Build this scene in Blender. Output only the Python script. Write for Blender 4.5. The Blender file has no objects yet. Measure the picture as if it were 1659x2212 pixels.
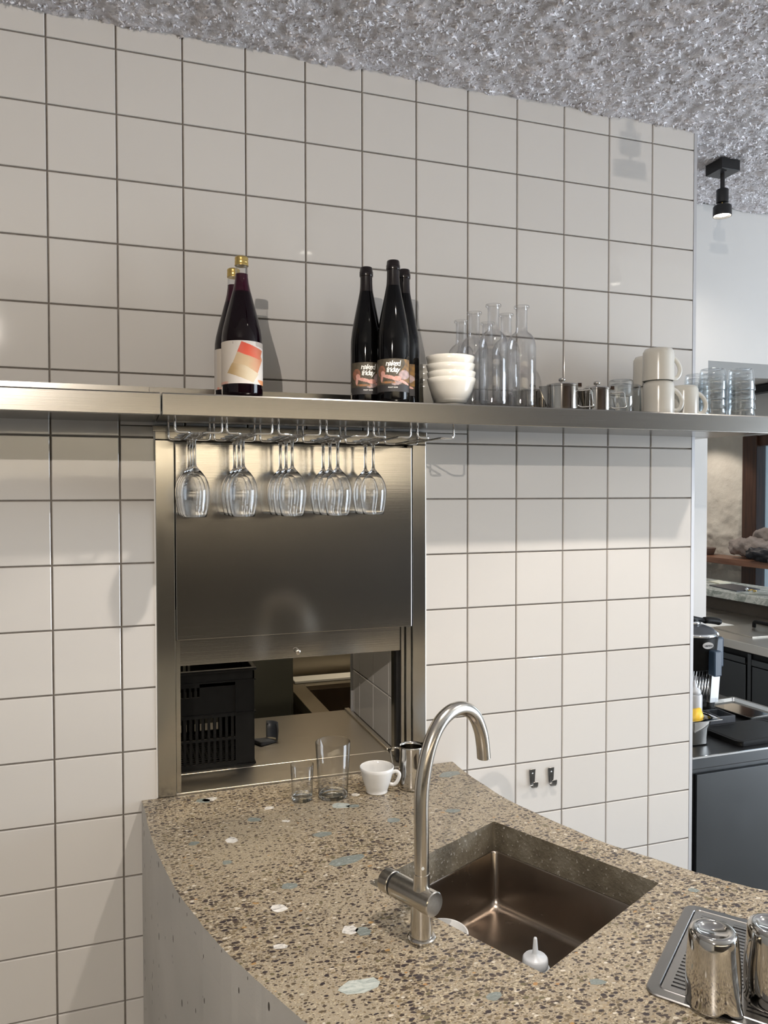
import bpy, bmesh, math, random
from math import sin, cos, pi, radians, sqrt, atan2
from mathutils import Vector, Matrix
import numpy as np
random.seed(7)
R = random.random
def ru(a, b): return a + (b - a) * R()
COL = bpy.context.scene.collection
scene = bpy.context.scene

# ------------------------------------------------------------------ camera
cd = bpy.data.cameras.new('camera'); cam = bpy.data.objects.new('camera', cd); COL.objects.link(cam)
scene.camera = cam
cd.sensor_fit = 'HORIZONTAL'; cd.sensor_width = 36.0; cd.lens = 36.0 * 1659.84 / 1659.0
cd.clip_start = 0.02; cd.clip_end = 60
yaw, pit, rol = 0.3305, -0.0244, -0.0017
fw = Vector((sin(yaw) * cos(pit), cos(yaw) * cos(pit), sin(pit)))
r0 = Vector((cos(yaw), -sin(yaw), 0)); u0 = r0.cross(fw)
rr = r0 * cos(rol) + u0 * sin(rol); uu = -r0 * sin(rol) + u0 * cos(rol)
M = Matrix(((rr.x, uu.x, -fw.x, 0.1533), (rr.y, uu.y, -fw.y, -1.9555), (rr.z, uu.z, -fw.z, 1.635), (0, 0, 0, 1)))
cam.matrix_world = M

# ------------------------------------------------------------------ world, lights, exposure
w = bpy.data.worlds.new('sky'); scene.world = w; w.use_nodes = True
w.node_tree.nodes['Background'].inputs[0].default_value = (0.62, 0.80, 1.0, 1)
w.node_tree.nodes['Background'].inputs[1].default_value = 1.3
vs = scene.view_settings
vs.view_transform = 'Standard'; vs.look = 'None'; vs.gamma = 1.0; vs.use_curve_mapping = False
vs.exposure = -0.13
cy = scene.cycles
cy.use_denoising = True; cy.max_bounces = 24; cy.diffuse_bounces = 5; cy.glossy_bounces = 6
cy.transmission_bounces = 24; cy.transparent_max_bounces = 48; cy.sample_clamp_indirect = 4.0
cy.caustics_reflective = False; cy.caustics_refractive = False

def light(name, kind, loc, power, color, target=None, **kw):
    d = bpy.data.lights.new(name, kind); o = bpy.data.objects.new(name, d); COL.objects.link(o)
    o.location = loc; d.energy = power; d.color = color
    for k, v in kw.items(): setattr(d, k, v)
    if target is not None:
        o.rotation_euler = (Vector(target) - Vector(loc)).to_track_quat('-Z', 'Y').to_euler()
    return o
WARM = (1.0, 0.91, 0.82); DAY = (0.82, 0.90, 1.0)
light('rear_wall_washer', 'AREA', (0.6, -5.60, 2.45), 165, (1.0, 0.86, 0.62), (0.6, -6.0, 1.9), shape='RECTANGLE', size=5.0, size_y=0.12)
# daylight entering the windows of the street side (x = 5.33) and of the rear wall (y = -6)
for nm, loc, sx, sy, tg, p in (
        ('daylight_street', (5.25, -1.9, 1.45), 1.9, 3.6, (0, -1.9, 2.1), 290),
        ('daylight_far', (5.25, 2.0, 1.35), 1.6, 1.6, (3, 2.0, 1.0), 20)):
    light(nm, 'AREA', loc, p, DAY, tg, shape='RECTANGLE', size=sx, size_y=sy)

# ------------------------------------------------------------------ materials
def nt(m): return m.node_tree.nodes, m.node_tree.links
def mat(name, color, rough=0.5, metal=0.0, **kw):
    m = bpy.data.materials.new(name); m.use_nodes = True
    p = m.node_tree.nodes['Principled BSDF']
    p.inputs['Base Color'].default_value = (*color, 1); p.inputs['Roughness'].default_value = rough
    p.inputs['Metallic'].default_value = metal
    for k, v in kw.items(): p.inputs[k].default_value = v
    return m
def node(m, t, **kw):
    n = m.node_tree.nodes.new(t)
    for k, v in kw.items():
        if k.startswith('i_'): n.inputs[k[2:].replace('_', ' ')].default_value = v
        else: setattr(n, k, v)
    return n
def coords(m, scale=(1, 1, 1), kind='Object', loc=(0, 0, 0)):
    tc = node(m, 'ShaderNodeTexCoord'); mp = node(m, 'ShaderNodeMapping')
    mp.inputs['Scale'].default_value = scale; mp.inputs['Location'].default_value = loc
    m.node_tree.links.new(tc.outputs[kind], mp.inputs[0]); return mp.outputs[0]
def ramp(m, fac, stops, interp='LINEAR'):
    r = node(m, 'ShaderNodeValToRGB'); r.color_ramp.interpolation = interp
    while len(r.color_ramp.elements) < len(stops): r.color_ramp.elements.new(0.5)
    for e, (p, c) in zip(r.color_ramp.elements, stops):
        e.position = p; e.color = (*c, 1) if len(c) == 3 else c
    m.node_tree.links.new(fac, r.inputs[0]); return r.outputs[0]
def noise(m, vec, scale, detail=3, rough=0.5, **kw):
    n = node(m, 'ShaderNodeTexNoise', **kw); n.inputs['Scale'].default_value = scale
    n.inputs['Detail'].default_value = detail; n.inputs['Roughness'].default_value = rough
    if vec is not None: m.node_tree.links.new(vec, n.inputs['Vector'])
    return n
def bump(m, h, strength=0.3, dist=0.01):
    b = node(m, 'ShaderNodeBump'); b.inputs['Strength'].default_value = strength; b.inputs['Distance'].default_value = dist
    m.node_tree.links.new(h, b.inputs['Height'])
    m.node_tree.links.new(b.outputs[0], m.node_tree.nodes['Principled BSDF'].inputs['Normal']); return b
def link(m, a, name): m.node_tree.links.new(a, m.node_tree.nodes['Principled BSDF'].inputs[name])
def mixc(m, fac, a, b, blend='MIX'):
    n = node(m, 'ShaderNodeMix', data_type='RGBA', blend_type=blend)
    L = m.node_tree.links
    for s, v in ((0, fac), (6, a), (7, b)):
        if hasattr(v, 'links'): L.new(v, n.inputs[s])
        else: n.inputs[s].default_value = v if s == 0 else (*v, 1)
    return n.outputs[2]
def math_(m, op, a, b=0.0):
    n = node(m, 'ShaderNodeMath', operation=op)
    for i, v in enumerate((a, b)):
        if hasattr(v, 'links'): m.node_tree.links.new(v, n.inputs[i])
        else: n.inputs[i].default_value = v
    return n.outputs[0]

def noisy(name, c1, c2, rough, scale, metal=0.0, bs=0.0, bd=0.002, detail=4):
    m = mat(name, c1, rough, metal); v = coords(m)
    n = noise(m, v, scale, detail); link(m, ramp(m, n.outputs[0], [(0.3, c1), (0.7, c2)]), 'Base Color')
    if bs: bump(m, n.outputs[0], bs, bd)
    return m
def steel(name, color=(0.56, 0.54, 0.50), rough=0.28, stretch=(2, 2, 220), warp=0.0, wscale=3.0, var=0.1):
    m = mat(name, color, rough, 1.0)
    v = coords(m, stretch); n = noise(m, v, 3.0, 3, 0.6)
    r = node(m, 'ShaderNodeMapRange'); r.inputs[3].default_value = rough - var * 0.6; r.inputs[4].default_value = rough + var
    m.node_tree.links.new(n.outputs[0], r.inputs[0]); link(m, r.outputs[0], 'Roughness')
    b = node(m, 'ShaderNodeBump'); b.inputs['Strength'].default_value = 0.06; b.inputs['Distance'].default_value = 0.0006
    m.node_tree.links.new(n.outputs[0], b.inputs['Height'])
    if warp:
        n2 = noise(m, coords(m, (0.7, 1, 1.5)), wscale, 1); b2 = node(m, 'ShaderNodeBump')
        b2.inputs['Strength'].default_value = 1.0; b2.inputs['Distance'].default_value = warp
        m.node_tree.links.new(n2.outputs[0], b2.inputs['Height']); m.node_tree.links.new(b2.outputs[0], b.inputs['Normal'])
    link(m, b.outputs[0], 'Normal'); return m
def glass(name, tint=(0.97, 0.98, 0.98), edge=(0.55, 0.6, 0.62), rough=0.0, base=0.035, k=0.9):
    m = bpy.data.materials.new(name); m.use_nodes = True; N, L = nt(m); N.clear()
    out = N.new('ShaderNodeOutputMaterial'); mx = N.new('ShaderNodeMixShader'); tr = N.new('ShaderNodeBsdfTransparent')
    gl = N.new('ShaderNodeBsdfGlossy'); gl.inputs['Roughness'].default_value = rough
    lw = N.new('ShaderNodeLayerWeight'); lw.inputs[0].default_value = 0.5
    p5 = math_(m, 'POWER', lw.outputs['Facing'], 4.0); f = math_(m, 'MULTIPLY', p5, k); f = math_(m, 'ADD', f, base)
    p3 = math_(m, 'POWER', lw.outputs['Facing'], 3.0)
    c = mixc(m, p3, tint, edge); L.new(c, tr.inputs[0])
    L.new(f, mx.inputs[0]); L.new(tr.outputs[0], mx.inputs[1]); L.new(gl.outputs[0], mx.inputs[2]); L.new(mx.outputs[0], out.inputs[0])
    return m
def thickglass(name, c=(0.97, 1, 1), rough=0.0):
    m = mat(name, c, rough); m.node_tree.nodes['Principled BSDF'].inputs['Transmission Weight'].default_value = 1.0
    m.node_tree.nodes['Principled BSDF'].inputs['IOR'].default_value = 1.48; return m

TILE = mat('glazed_white_tile', (0.70, 0.675, 0.64), 0.045)
v = coords(TILE); n = noise(TILE, v, 7.0, 2)
oi = node(TILE, 'ShaderNodeObjectInfo')
TILE_c = ramp(TILE, oi.outputs['Random'], [(0.0, (0.605, 0.58, 0.548)), (1.0, (0.63, 0.605, 0.572))]); link(TILE, TILE_c, 'Base Color')
n2 = noise(TILE, v, 420.0, 2); ad = math_(TILE, 'ADD', math_(TILE, 'MULTIPLY', n.outputs[0], 1.0), math_(TILE, 'MULTIPLY', n2.outputs[0], 0.02))
bump(TILE, ad, 0.35, 0.0012)
GROUT = noisy('grey_brown_grout', (0.17, 0.15, 0.13), (0.22, 0.195, 0.17), 0.9, 60)
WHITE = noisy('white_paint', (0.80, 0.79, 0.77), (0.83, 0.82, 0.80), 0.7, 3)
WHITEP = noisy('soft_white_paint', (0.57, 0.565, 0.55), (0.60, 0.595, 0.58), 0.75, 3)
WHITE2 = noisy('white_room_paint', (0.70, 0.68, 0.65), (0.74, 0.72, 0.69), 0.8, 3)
EDGE = mat('grey_metal_edge_trim', (0.50, 0.50, 0.51), 0.45, 0.3)
FLOOR = noisy('grey_floor', (0.24, 0.235, 0.22), (0.30, 0.29, 0.275), 0.55, 4, bs=0.1)
STEEL_H = steel('brushed_steel_horizontal', (0.34, 0.325, 0.30), 0.23, (1.2, 60, 260), var=0.05)
STEEL_P = steel('brushed_steel_panel', (0.42, 0.405, 0.38), 0.13, (1.0, 40, 240), warp=0.006, wscale=1.6, var=0.03)
STEEL_V = steel('brushed_steel_vertical', (0.44, 0.425, 0.395), 0.16, (300, 60, 1.2), warp=0.002, var=0.03)
STEEL_B = steel('brushed_steel_bench', (0.60, 0.56, 0.50), 0.30, (2, 160, 2), warp=0.001)
STEEL_S = steel('sink_steel', (0.34, 0.29, 0.245), 0.25, (4, 4, 4), warp=0.0015, var=0.05)
STEEL_T = steel('brushed_tap_steel', (0.58, 0.55, 0.50), 0.20, (60, 60, 60), var=0.06)
STEEL_D = steel('dark_counter_steel', (0.085, 0.088, 0.09), 0.34, (3, 120, 3)); STEEL_R = steel('tray_steel', (0.27, 0.265, 0.26), 0.30, (3, 120, 3))
CHROME = mat('polished_chrome', (0.80, 0.80, 0.80), 0.05, 1.0)
MIRROR = mat('polished_stainless', (0.56, 0.54, 0.51), 0.08, 1.0)
GLASS = glass('clear_glass', (0.985, 0.985, 0.985), (0.74, 0.75, 0.75), base=0.05, k=1.0)
GLASS_B = glass('clear_bottle_glass', (0.98, 0.98, 0.982), (0.80, 0.80, 0.82), base=0.07, k=1.0)
GLASS_C = glass('clear_tumbler_glass', (0.97, 0.98, 0.985), (0.80, 0.85, 0.88), base=0.11, k=1.0)
GBASE = thickglass('thick_glass_base'); RGLASS = thickglass('clear_wine_glass', (1, 1, 1))
PORC = mat('white_porcelain', (0.70, 0.70, 0.69), 0.12)
CREAM = noisy('cream_ceramic', (0.62, 0.60, 0.54), (0.66, 0.63, 0.57), 0.18, 8)
BLACK = noisy('black_plastic', (0.0035, 0.0035, 0.0035), (0.006, 0.006, 0.006), 0.42, 40); BLACK.node_tree.nodes['Principled BSDF'].inputs['Specular IOR Level'].default_value = 0.16
BLACKM = mat('black_lacquered_metal', (0.012, 0.012, 0.013), 0.35)
DARKGREY = mat('dark_grey_plastic', (0.05, 0.055, 0.065), 0.4)
BLUEGREY = mat('blue_grey_enamel', (0.025, 0.045, 0.075), 0.3)
WINE = mat('black_wine_bottle', (0.002, 0.0018, 0.002), 0.05); WINE.node_tree.nodes['Principled BSDF'].inputs['Specular IOR Level'].default_value = 0.3
FOIL = mat('black_capsule', (0.009, 0.005, 0.005), 0.22)
JUICE = mat('dark_berry_juice', (0.004, 0.0006, 0.002), 0.04); JUICE.node_tree.nodes['Principled BSDF'].inputs['Specular IOR Level'].default_value = 0.35
JUICE_N = mat('berry_juice_neck', (0.028, 0.001, 0.009), 0.05)
GOLD = mat('gold_screw_cap', (0.62, 0.45, 0.16), 0.28, 0.9)
PLAST = mat('translucent_plastic', (0.80, 0.83, 0.87), 0.35); PLAST.node_tree.nodes['Principled BSDF'].inputs['Transmission Weight'].default_value = 0.35
WOODD = mat('dark_brown_wood', (0.05, 0.022, 0.012), 0.4)
v = coords(WOODD, (14, 14, 0.8)); n = noise(WOODD, v, 4, 4); link(WOODD, ramp(WOODD, n.outputs[0], [(0.3, (0.035, 0.014, 0.008)), (0.7, (0.085, 0.038, 0.02))]), 'Base Color')
WOODS = mat('oiled_shelf_wood', (0.20, 0.09, 0.05), 0.35)
v = coords(WOODS, (14, 1, 14)); n = noise(WOODS, v, 3, 4); link(WOODS, ramp(WOODS, n.outputs[0], [(0.3, (0.16, 0.065, 0.035)), (0.7, (0.30, 0.15, 0.09))]), 'Base Color')
MARBLE = mat('green_grey_stone', (0.4, 0.42, 0.38), 0.25)
v = coords(MARBLE, (1, 1, 1)); n = noise(MARBLE, v, 5, 8, 0.65); n.inputs['Distortion'].default_value = 2.5
link(MARBLE, ramp(MARBLE, n.outputs[0], [(0.30, (0.20, 0.23, 0.20)), (0.48, (0.34, 0.37, 0.33)), (0.53, (0.62, 0.63, 0.58)), (0.6, (0.42, 0.44, 0.40))]), 'Base Color')
PLASTER = mat('rough_plaster', (0.60, 0.55, 0.47), 0.9)
v = coords(PLASTER); n = noise(PLASTER, v, 3.0, 7, 0.62); bump(PLASTER, n.outputs[0], 0.6, 0.05)
link(PLASTER, ramp(PLASTER, n.outputs[0], [(0.3, (0.55, 0.50, 0.43)), (0.7, (0.66, 0.62, 0.54))]), 'Base Color')
PAPER = mat('white_paper', (0.80, 0.79, 0.74), 0.7)
LEMON = noisy('lemon_skin', (0.80, 0.50, 0.03), (0.85, 0.58, 0.07), 0.4, 60, bs=0.3, bd=0.001)
CLOTH = noisy('taupe_cloth', (0.26, 0.215, 0.19), (0.33, 0.28, 0.25), 0.9, 25, bs=0.5, bd=0.01)
CLOTHB = noisy('black_cloth', (0.006, 0.006, 0.009), (0.014, 0.014, 0.02), 0.5, 30, bs=0.5, bd=0.01)
GLOW = bpy.data.materials.new('lamp_glow'); GLOW.use_nodes = True; N, L = nt(GLOW); N.clear()
em = N.new('ShaderNodeEmission'); em.inputs[0].default_value = (1, 0.93, 0.80, 1); em.inputs[1].default_value = 14; o_ = N.new('ShaderNodeOutputMaterial'); L.new(em.outputs[0], o_.inputs[0])
PANE = glass('window_pane', (0.93, 0.97, 0.98), (0.6, 0.7, 0.72), base=0.05)

# ceiling fibre
FIBRE = mat('sprayed_fibre', (0.40, 0.37, 0.38), 1.0)
v = coords(FIBRE); n = noise(FIBRE, v, 90, 6, 0.75); nb = noise(FIBRE, v, 1.6, 3)
c = ramp(FIBRE, n.outputs[0], [(0.30, (0.60, 0.56, 0.58)), (0.5, (0.84, 0.82, 0.84)), (0.68, (0.93, 0.92, 0.95))])
c = mixc(FIBRE, math_(FIBRE, 'MULTIPLY', nb.outputs[0], 0.35), c, (0.80, 0.72, 0.73)); link(FIBRE, c, 'Base Color')
bump(FIBRE, n.outputs[0], 0.9, 0.012)
TUFT = mat('fibre_tuft', (0.46, 0.44, 0.45), 1.0)
v = coords(TUFT); n = noise(TUFT, v, 70, 2); link(TUFT, ramp(TUFT, n.outputs[0], [(0.3, (0.76, 0.70, 0.72)), (0.5, (0.90, 0.88, 0.90)), (0.7, (0.95, 0.94, 0.97))]), 'Base Color')

# terrazzo
def terrazzo(name, matrix1, matrix2, chipden=1.0, polish=0.22):
    m = mat(name, matrix1, polish); v0 = coords(m); L = m.node_tree.links
    nw = noise(m, v0, 60, 2); w2 = node(m, 'ShaderNodeVectorMath', operation='SCALE'); L.new(nw.outputs[1], w2.inputs[0]); w2.inputs[3].default_value = 0.006
    ad = node(m, 'ShaderNodeVectorMath', operation='ADD'); L.new(v0, ad.inputs[0]); L.new(w2.outputs[0], ad.inputs[1]); v1 = ad.outputs[0]
    big = noise(m, v0, 3.2, 3); fine = noise(m, v0, 420, 3, 0.7)
    base = ramp(m, fine.outputs[0], [(0.35, matrix1), (0.65, matrix2)])
    base = mixc(m, math_(m, 'MULTIPLY', big.outputs[0], 0.5), base, tuple(x * 0.62 for x in matrix1))
    dens = ramp(m, big.outputs[0], [(0.36, (0.80,) * 3), (0.60, (1.12,) * 3)])
    for sc, lo, hi, cols, off in (
            (330, 0.25, 0.66, [(0.0, (0.12, 0.09, 0.055)), (0.35, (0.26, 0.20, 0.12)), (0.6, (0.50, 0.43, 0.30)), (0.85, (0.34, 0.26, 0.16))], 3.1),
            (150, 0.10, 0.66, [(0.0, (0.055, 0.042, 0.036)), (0.40, (0.10, 0.078, 0.052)), (0.62, (0.18, 0.14, 0.085)), (0.84, (0.42, 0.36, 0.26)), (0.94, (0.58, 0.53, 0.44)), (0.992, (0.36, 0.20, 0.08))], 0.0),
            (112, -0.16, 0.56, [(0.0, (0.035, 0.027, 0.03)), (0.5, (0.075, 0.055, 0.045)), (0.75, (0.13, 0.11, 0.06)), (0.93, (0.48, 0.44, 0.36)), (0.985, (0.36, 0.22, 0.09))], 7.7)):
        mp = node(m, 'ShaderNodeMapping'); mp.inputs['Location'].default_value = (off, off * 2, 0); mp.inputs['Scale'].default_value = (0.8, 1.25, 0.6); L.new(v1, mp.inputs[0])
        vo = node(m, 'ShaderNodeTexVoronoi'); vo.inputs['Scale'].default_value = sc; L.new(mp.outputs[0], vo.inputs['Vector'])
        sep = node(m, 'ShaderNodeSeparateColor'); L.new(vo.outputs['Color'], sep.inputs[0])
        rad = node(m, 'ShaderNodeMapRange'); rad.inputs[3].default_value = lo; rad.inputs[4].default_value = hi; L.new(sep.outputs[0], rad.inputs[0])
        rd = math_(m, 'MULTIPLY', rad.outputs[0], dens)
        dif = math_(m, 'SUBTRACT', rd, vo.outputs['Distance']); msk = math_(m, 'MULTIPLY', dif, 9.0)
        cl = node(m, 'ShaderNodeClamp'); L.new(msk, cl.inputs[0])
        col = ramp(m, sep.outputs[1], cols, 'CONSTANT')
        base = mixc(m, cl.outputs[0], base, col)
    link(m, base, 'Base Color')
    rn = node(m, 'ShaderNodeMapRange'); rn.inputs[3].default_value = polish - 0.05; rn.inputs[4].default_value = polish + 0.2; L.new(big.outputs[0], rn.inputs[0]); link(m, rn.outputs[0], 'Roughness')
    bump(m, fine.outputs[0], 0.12, 0.001)
    return m
TERR = terrazzo('polished_terrazzo', (0.31, 0.262, 0.19), (0.41, 0.352, 0.265))
CONC = mat('cast_concrete', (0.27, 0.255, 0.235), 0.8)
v = coords(CONC); n = noise(CONC, v, 3, 5); n3 = noise(CONC, v, 200, 2)
vs2 = coords(CONC, (1, 1, 0.36)); vo = node(CONC, 'ShaderNodeTexVoronoi'); vo.inputs['Scale'].default_value = 95; CONC.node_tree.links.new(vs2, vo.inputs['Vector'])
sp = node(CONC, 'ShaderNodeSeparateColor'); CONC.node_tree.links.new(vo.outputs['Color'], sp.inputs[0])
pr = math_(CONC, 'MULTIPLY', math_(CONC, 'POWER', sp.outputs[0], 4.0), 0.28)
pm = math_(CONC, 'LESS_THAN', vo.outputs['Distance'], pr)
cc = ramp(CONC, n.outputs[0], [(0.3, (0.40, 0.385, 0.36)), (0.7, (0.50, 0.48, 0.45))])
link(CONC, mixc(CONC, pm, cc, (0.07, 0.06, 0.05)), 'Base Color')
bump(CONC, math_(CONC, 'SUBTRACT', math_(CONC, 'MULTIPLY', n3.outputs[0], 0.2), pm), 0.5, 0.003)
CONC2 = mat('wet_cast_edge', (0.22, 0.19, 0.14), 0.5)
v = coords(CONC2); n = noise(CONC2, v, 9, 6, 0.7); n3 = noise(CONC2, v, 160, 3)
cc = ramp(CONC2, n.outputs[0], [(0.3, (0.065, 0.052, 0.036)), (0.5, (0.135, 0.115, 0.082)), (0.7, (0.24, 0.22, 0.175))])
link(CONC2, mixc(CONC2, math_(CONC2, 'GREATER_THAN', n3.outputs[0], 0.66), cc, (0.38, 0.36, 0.32)), 'Base Color'); bump(CONC2, n3.outputs[0], 0.5, 0.003)

# ------------------------------------------------------------------ mesh helpers
def B(): return bmesh.new()
def obj(name, bm, m, parent=None, smooth=False, auto=None):
    if isinstance(bm, bpy.types.Mesh): me = bm
    else:
        bmesh.ops.recalc_face_normals(bm, faces=bm.faces)
        me = bpy.data.meshes.new(name); bm.to_mesh(me); bm.free()
    if m is not None and not me.materials: me.materials.append(m)
    if smooth:
        for p in me.polygons: p.use_smooth = True
        if auto is not None: me.set_sharp_from_angle(angle=radians(auto))
    o = bpy.data.objects.new(name, me); COL.objects.link(o)
    if parent is not None: o.parent = parent
    return o
def thing(name, label, cat, loc=(0, 0, 0), rotz=0.0, group=None):
    o = bpy.data.objects.new(name, None); COL.objects.link(o); o.location = loc; o.rotation_euler = (0, 0, rotz)
    o.empty_display_size = 0.02; tag(o, label, cat, group); return o
def tag(o, label, cat, group=None):
    o['label'] = label; o['category'] = cat
    if group: o['group'] = group
    return o
def struct(name, bm, m, parent=None, **kw):
    o = obj(name, bm, m, parent, **kw)
    if parent is None: o['kind'] = 'structure'
    return o
def box(bm, x0, x1, y0, y1, z0, z1, bev=0.0, seg=2):
    mt = Matrix.Translation(((x0 + x1) / 2, (y0 + y1) / 2, (z0 + z1) / 2)) @ Matrix.Diagonal((abs(x1 - x0), abs(y1 - y0), abs(z1 - z0), 1))
    g = bmesh.ops.create_cube(bm, size=1, matrix=mt)
    if bev:
        es = list({e for v in g['verts'] for e in v.link_edges})
        bmesh.ops.bevel(bm, geom=es, offset=bev, segments=seg, affect='EDGES', profile=0.5)
    return bm
def bx(*a, **k): return box(B(), *a, **k)
def lathe(prof, segs=40, bm=None, cx=0, cy=0, a0=0, a1=2 * pi):
    bm = bm or B(); full = abs(a1 - a0 - 2 * pi) < 1e-6; rings = []
    for r, z in prof:
        if r < 1e-6: rings.append([bm.verts.new((cx, cy, z))])
        else: rings.append([bm.verts.new((cx + r * cos(a0 + (a1 - a0) * k / segs), cy + r * sin(a0 + (a1 - a0) * k / segs), z)) for k in range(segs if full else segs + 1)])
    for A_, B_ in zip(rings, rings[1:]):
        n = segs
        for k in range(n):
            k2 = (k + 1) % segs if full else k + 1
            if len(A_) == 1 and len(B_) == 1: continue
            if len(A_) == 1: bm.faces.new((A_[0], B_[k], B_[k2]))
            elif len(B_) == 1: bm.faces.new((A_[k], A_[k2], B_[0]))
            else: bm.faces.new((A_[k], A_[k2], B_[k2], B_[k]))
    return bm
def tube(pts, rad, segs=10, bm=None, cap=True, flat=1.0):
    bm = bm or B(); pts = [Vector(p) for p in pts]; n = len(pts)
    rads = rad if isinstance(rad, (list, tuple)) else [rad] * n
    up = None; rings = []
    for i, p in enumerate(pts):
        t = (pts[min(i + 1, n - 1)] - pts[max(i - 1, 0)]).normalized()
        if up is None:
            up = Vector((0, 0, 1)) if abs(t.z) < 0.9 else Vector((1, 0, 0))
        up = (up - t * up.dot(t)).normalized(); sd = t.cross(up)
        rings.append([bm.verts.new(p + (up * cos(2 * pi * k / segs) * flat + sd * sin(2 * pi * k / segs)) * rads[i]) for k in range(segs)])
    for a, b in zip(rings, rings[1:]):
        for k in range(segs): bm.faces.new((a[k], a[(k + 1) % segs], b[(k + 1) % segs], b[k]))
    if cap: bm.faces.new(rings[0][::-1]); bm.faces.new(rings[-1])
    return bm
def rounded(pts, r=0.01, n=5):
    pts = [Vector(p) for p in pts]; out = [pts[0]]
    for a, b, c in zip(pts, pts[1:], pts[2:]):
        d1 = (a - b).normalized(); d2 = (c - b).normalized(); rr_ = min(r, (a - b).length * 0.49, (c - b).length * 0.49)
        p1 = b + d1 * rr_; p2 = b + d2 * rr_
        for k in range(n + 1):
            t = k / n; out.append(p1 * (1 - t) ** 2 + b * 2 * t * (1 - t) + p2 * t * t)
    out.append(pts[-1]); return out
def smoothpath(pts, n=6):
    P = [Vector(p) for p in pts]; out = []
    for i in range(len(P) - 1):
        p0, p1, p2, p3 = P[max(i - 1, 0)], P[i], P[i + 1], P[min(i + 2, len(P) - 1)]
        for k in range(n):
            t = k / n
            out.append(0.5 * ((2 * p1) + (p2 - p0) * t + (2 * p0 - 5 * p1 + 4 * p2 - p3) * t * t + (3 * p1 - p0 - 3 * p2 + p3) * t ** 3))
    out.append(P[-1]); return out
def prism(poly, z0, z1, bm=None):
    bm = bm or B(); a = [bm.verts.new((x, y, z0)) for x, y in poly]; b = [bm.verts.new((x, y, z1)) for x, y in poly]
    bm.faces.new(a[::-1]); bm.faces.new(b); n = len(poly)
    for k in range(n): bm.faces.new((a[k], a[(k + 1) % n], b[(k + 1) % n], b[k]))
    return bm
def dup(root, loc, rotz=None, label=None, group=None, scale=None):
    r = root.copy(); COL.objects.link(r); r.location = loc
    if rotz is not None: r.rotation_euler = (0, 0, rotz)
    if scale is not None: r.scale = scale
    if label: r['label'] = label
    if group: r['group'] = group
    for ch in list(root.children):
        c_ = ch.copy(); COL.objects.link(c_); c_.parent = r
        for g in list(ch.children):
            d_ = g.copy(); COL.objects.link(d_); d_.parent = c_
    return r

# ================================================================== SETTING
P = 0.153; G = 0.0019; Z0 = 2.69
CEIL = 2.752; FL = -0.10
HX0, HX1, HZ0, HZ1 = 0.2345, 0.9435, 0.885, 1.80          # hatch frame outline
b = B()
for (x0, x1, z0, z1) in ((-3.0, HX0 + .012, FL, CEIL + .018), (HX1 - .012, 1.838, FL, CEIL + .018), (HX0 + .012, HX1 - .012, HZ1 - .01, CEIL + .018), (HX0 + .012, HX1 - .012, FL, HZ0 - .01)):
    box(b, x0, x1, 0.0045, 0.10, z0, z1)
wall = struct('wall_back', b, GROUT)
tmesh = {}
def tile_mesh(wd, ht):
    key = (round(wd, 4), round(ht, 4))
    if key not in tmesh:
        bm = B(); rings = []
        for inset, y in ((0, 0.0044), (0, 0.0008), (0.0006, -0.0002), (0.0018, -0.0010)):
            a, c_ = wd / 2 - inset, ht / 2 - inset
            rings.append([bm.verts.new((x, y, z)) for x, z in ((-a, -c_), (a, -c_), (a, c_), (-a, c_))])
        for r1, r2 in zip(rings, rings[1:]):
            for k in range(4): bm.faces.new((r1[k], r1[(k + 1) % 4], r2[(k + 1) % 4], r2[k]))
        bm.faces.new(rings[-1]); bmesh.ops.recalc_face_normals(bm, faces=bm.faces)
        me = bpy.data.meshes.new('tile'); bm.to_mesh(me); bm.free(); me.materials.append(TILE)
        tmesh[key] = me
    return tmesh[key]
def put_tile(parent, x0, x1, z0, z1, rot=0, X=None):
    o = bpy.data.objects.new('tile', tile_mesh(x1 - x0, z1 - z0)); COL.objects.link(o); o.parent = parent
    o.location = ((x0 + x1) / 2, ru(-.00025, .00025), (z0 + z1) / 2) if X is None else (X, (x0 + x1) / 2, (z0 + z1) / 2)
    o.rotation_euler = (ru(-.0012, .0012), 0, rot + ru(-.0012, .0012))
for j in range(-1, 18):
    zt = min(Z0 - P * j, CEIL + .014) ; zb = Z0 - P * (j + 1)
    zt -= G if j > -1 else 0; zb += G
    for i in range(-4, 12):
        xl, xr = i * P + G, (i + 1) * P - G
        if i == 11: xr = 1.8365
        inz = zb < HZ1 - .02 and zt > HZ0 + .02
        if inz and j == 5 and 1 <= i <= 6:
            put_tile(wall, xl, xr, HZ1 + .001, zt)
            if i == 1: put_tile(wall, xl, HX0 - .002, zb, HZ1 - .001)
            if i == 6: put_tile(wall, HX1 + .002, xr, zb, HZ1 - .001)
            continue
        if inz and 2 <= i <= 5: 
            continue
        if inz and i == 1: xr = HX0 - .002
        if inz and i == 6: xl = HX1 + .002
        put_tile(wall, xl, xr, zb, zt)
o = obj('edge_trim', bx(1.8368, 1.848, -0.0015, 0.10, FL, CEIL + .018), EDGE, wall)
b = B()
box(b, HX0 - .0035, HX0 - .0002, -.002, .002, .886, 1.79); box(b, HX1 + .0002, HX1 + .0028, -.002, .002, .886, 1.79)
obj('silicone_joint', b, WHITE, wall)

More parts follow.
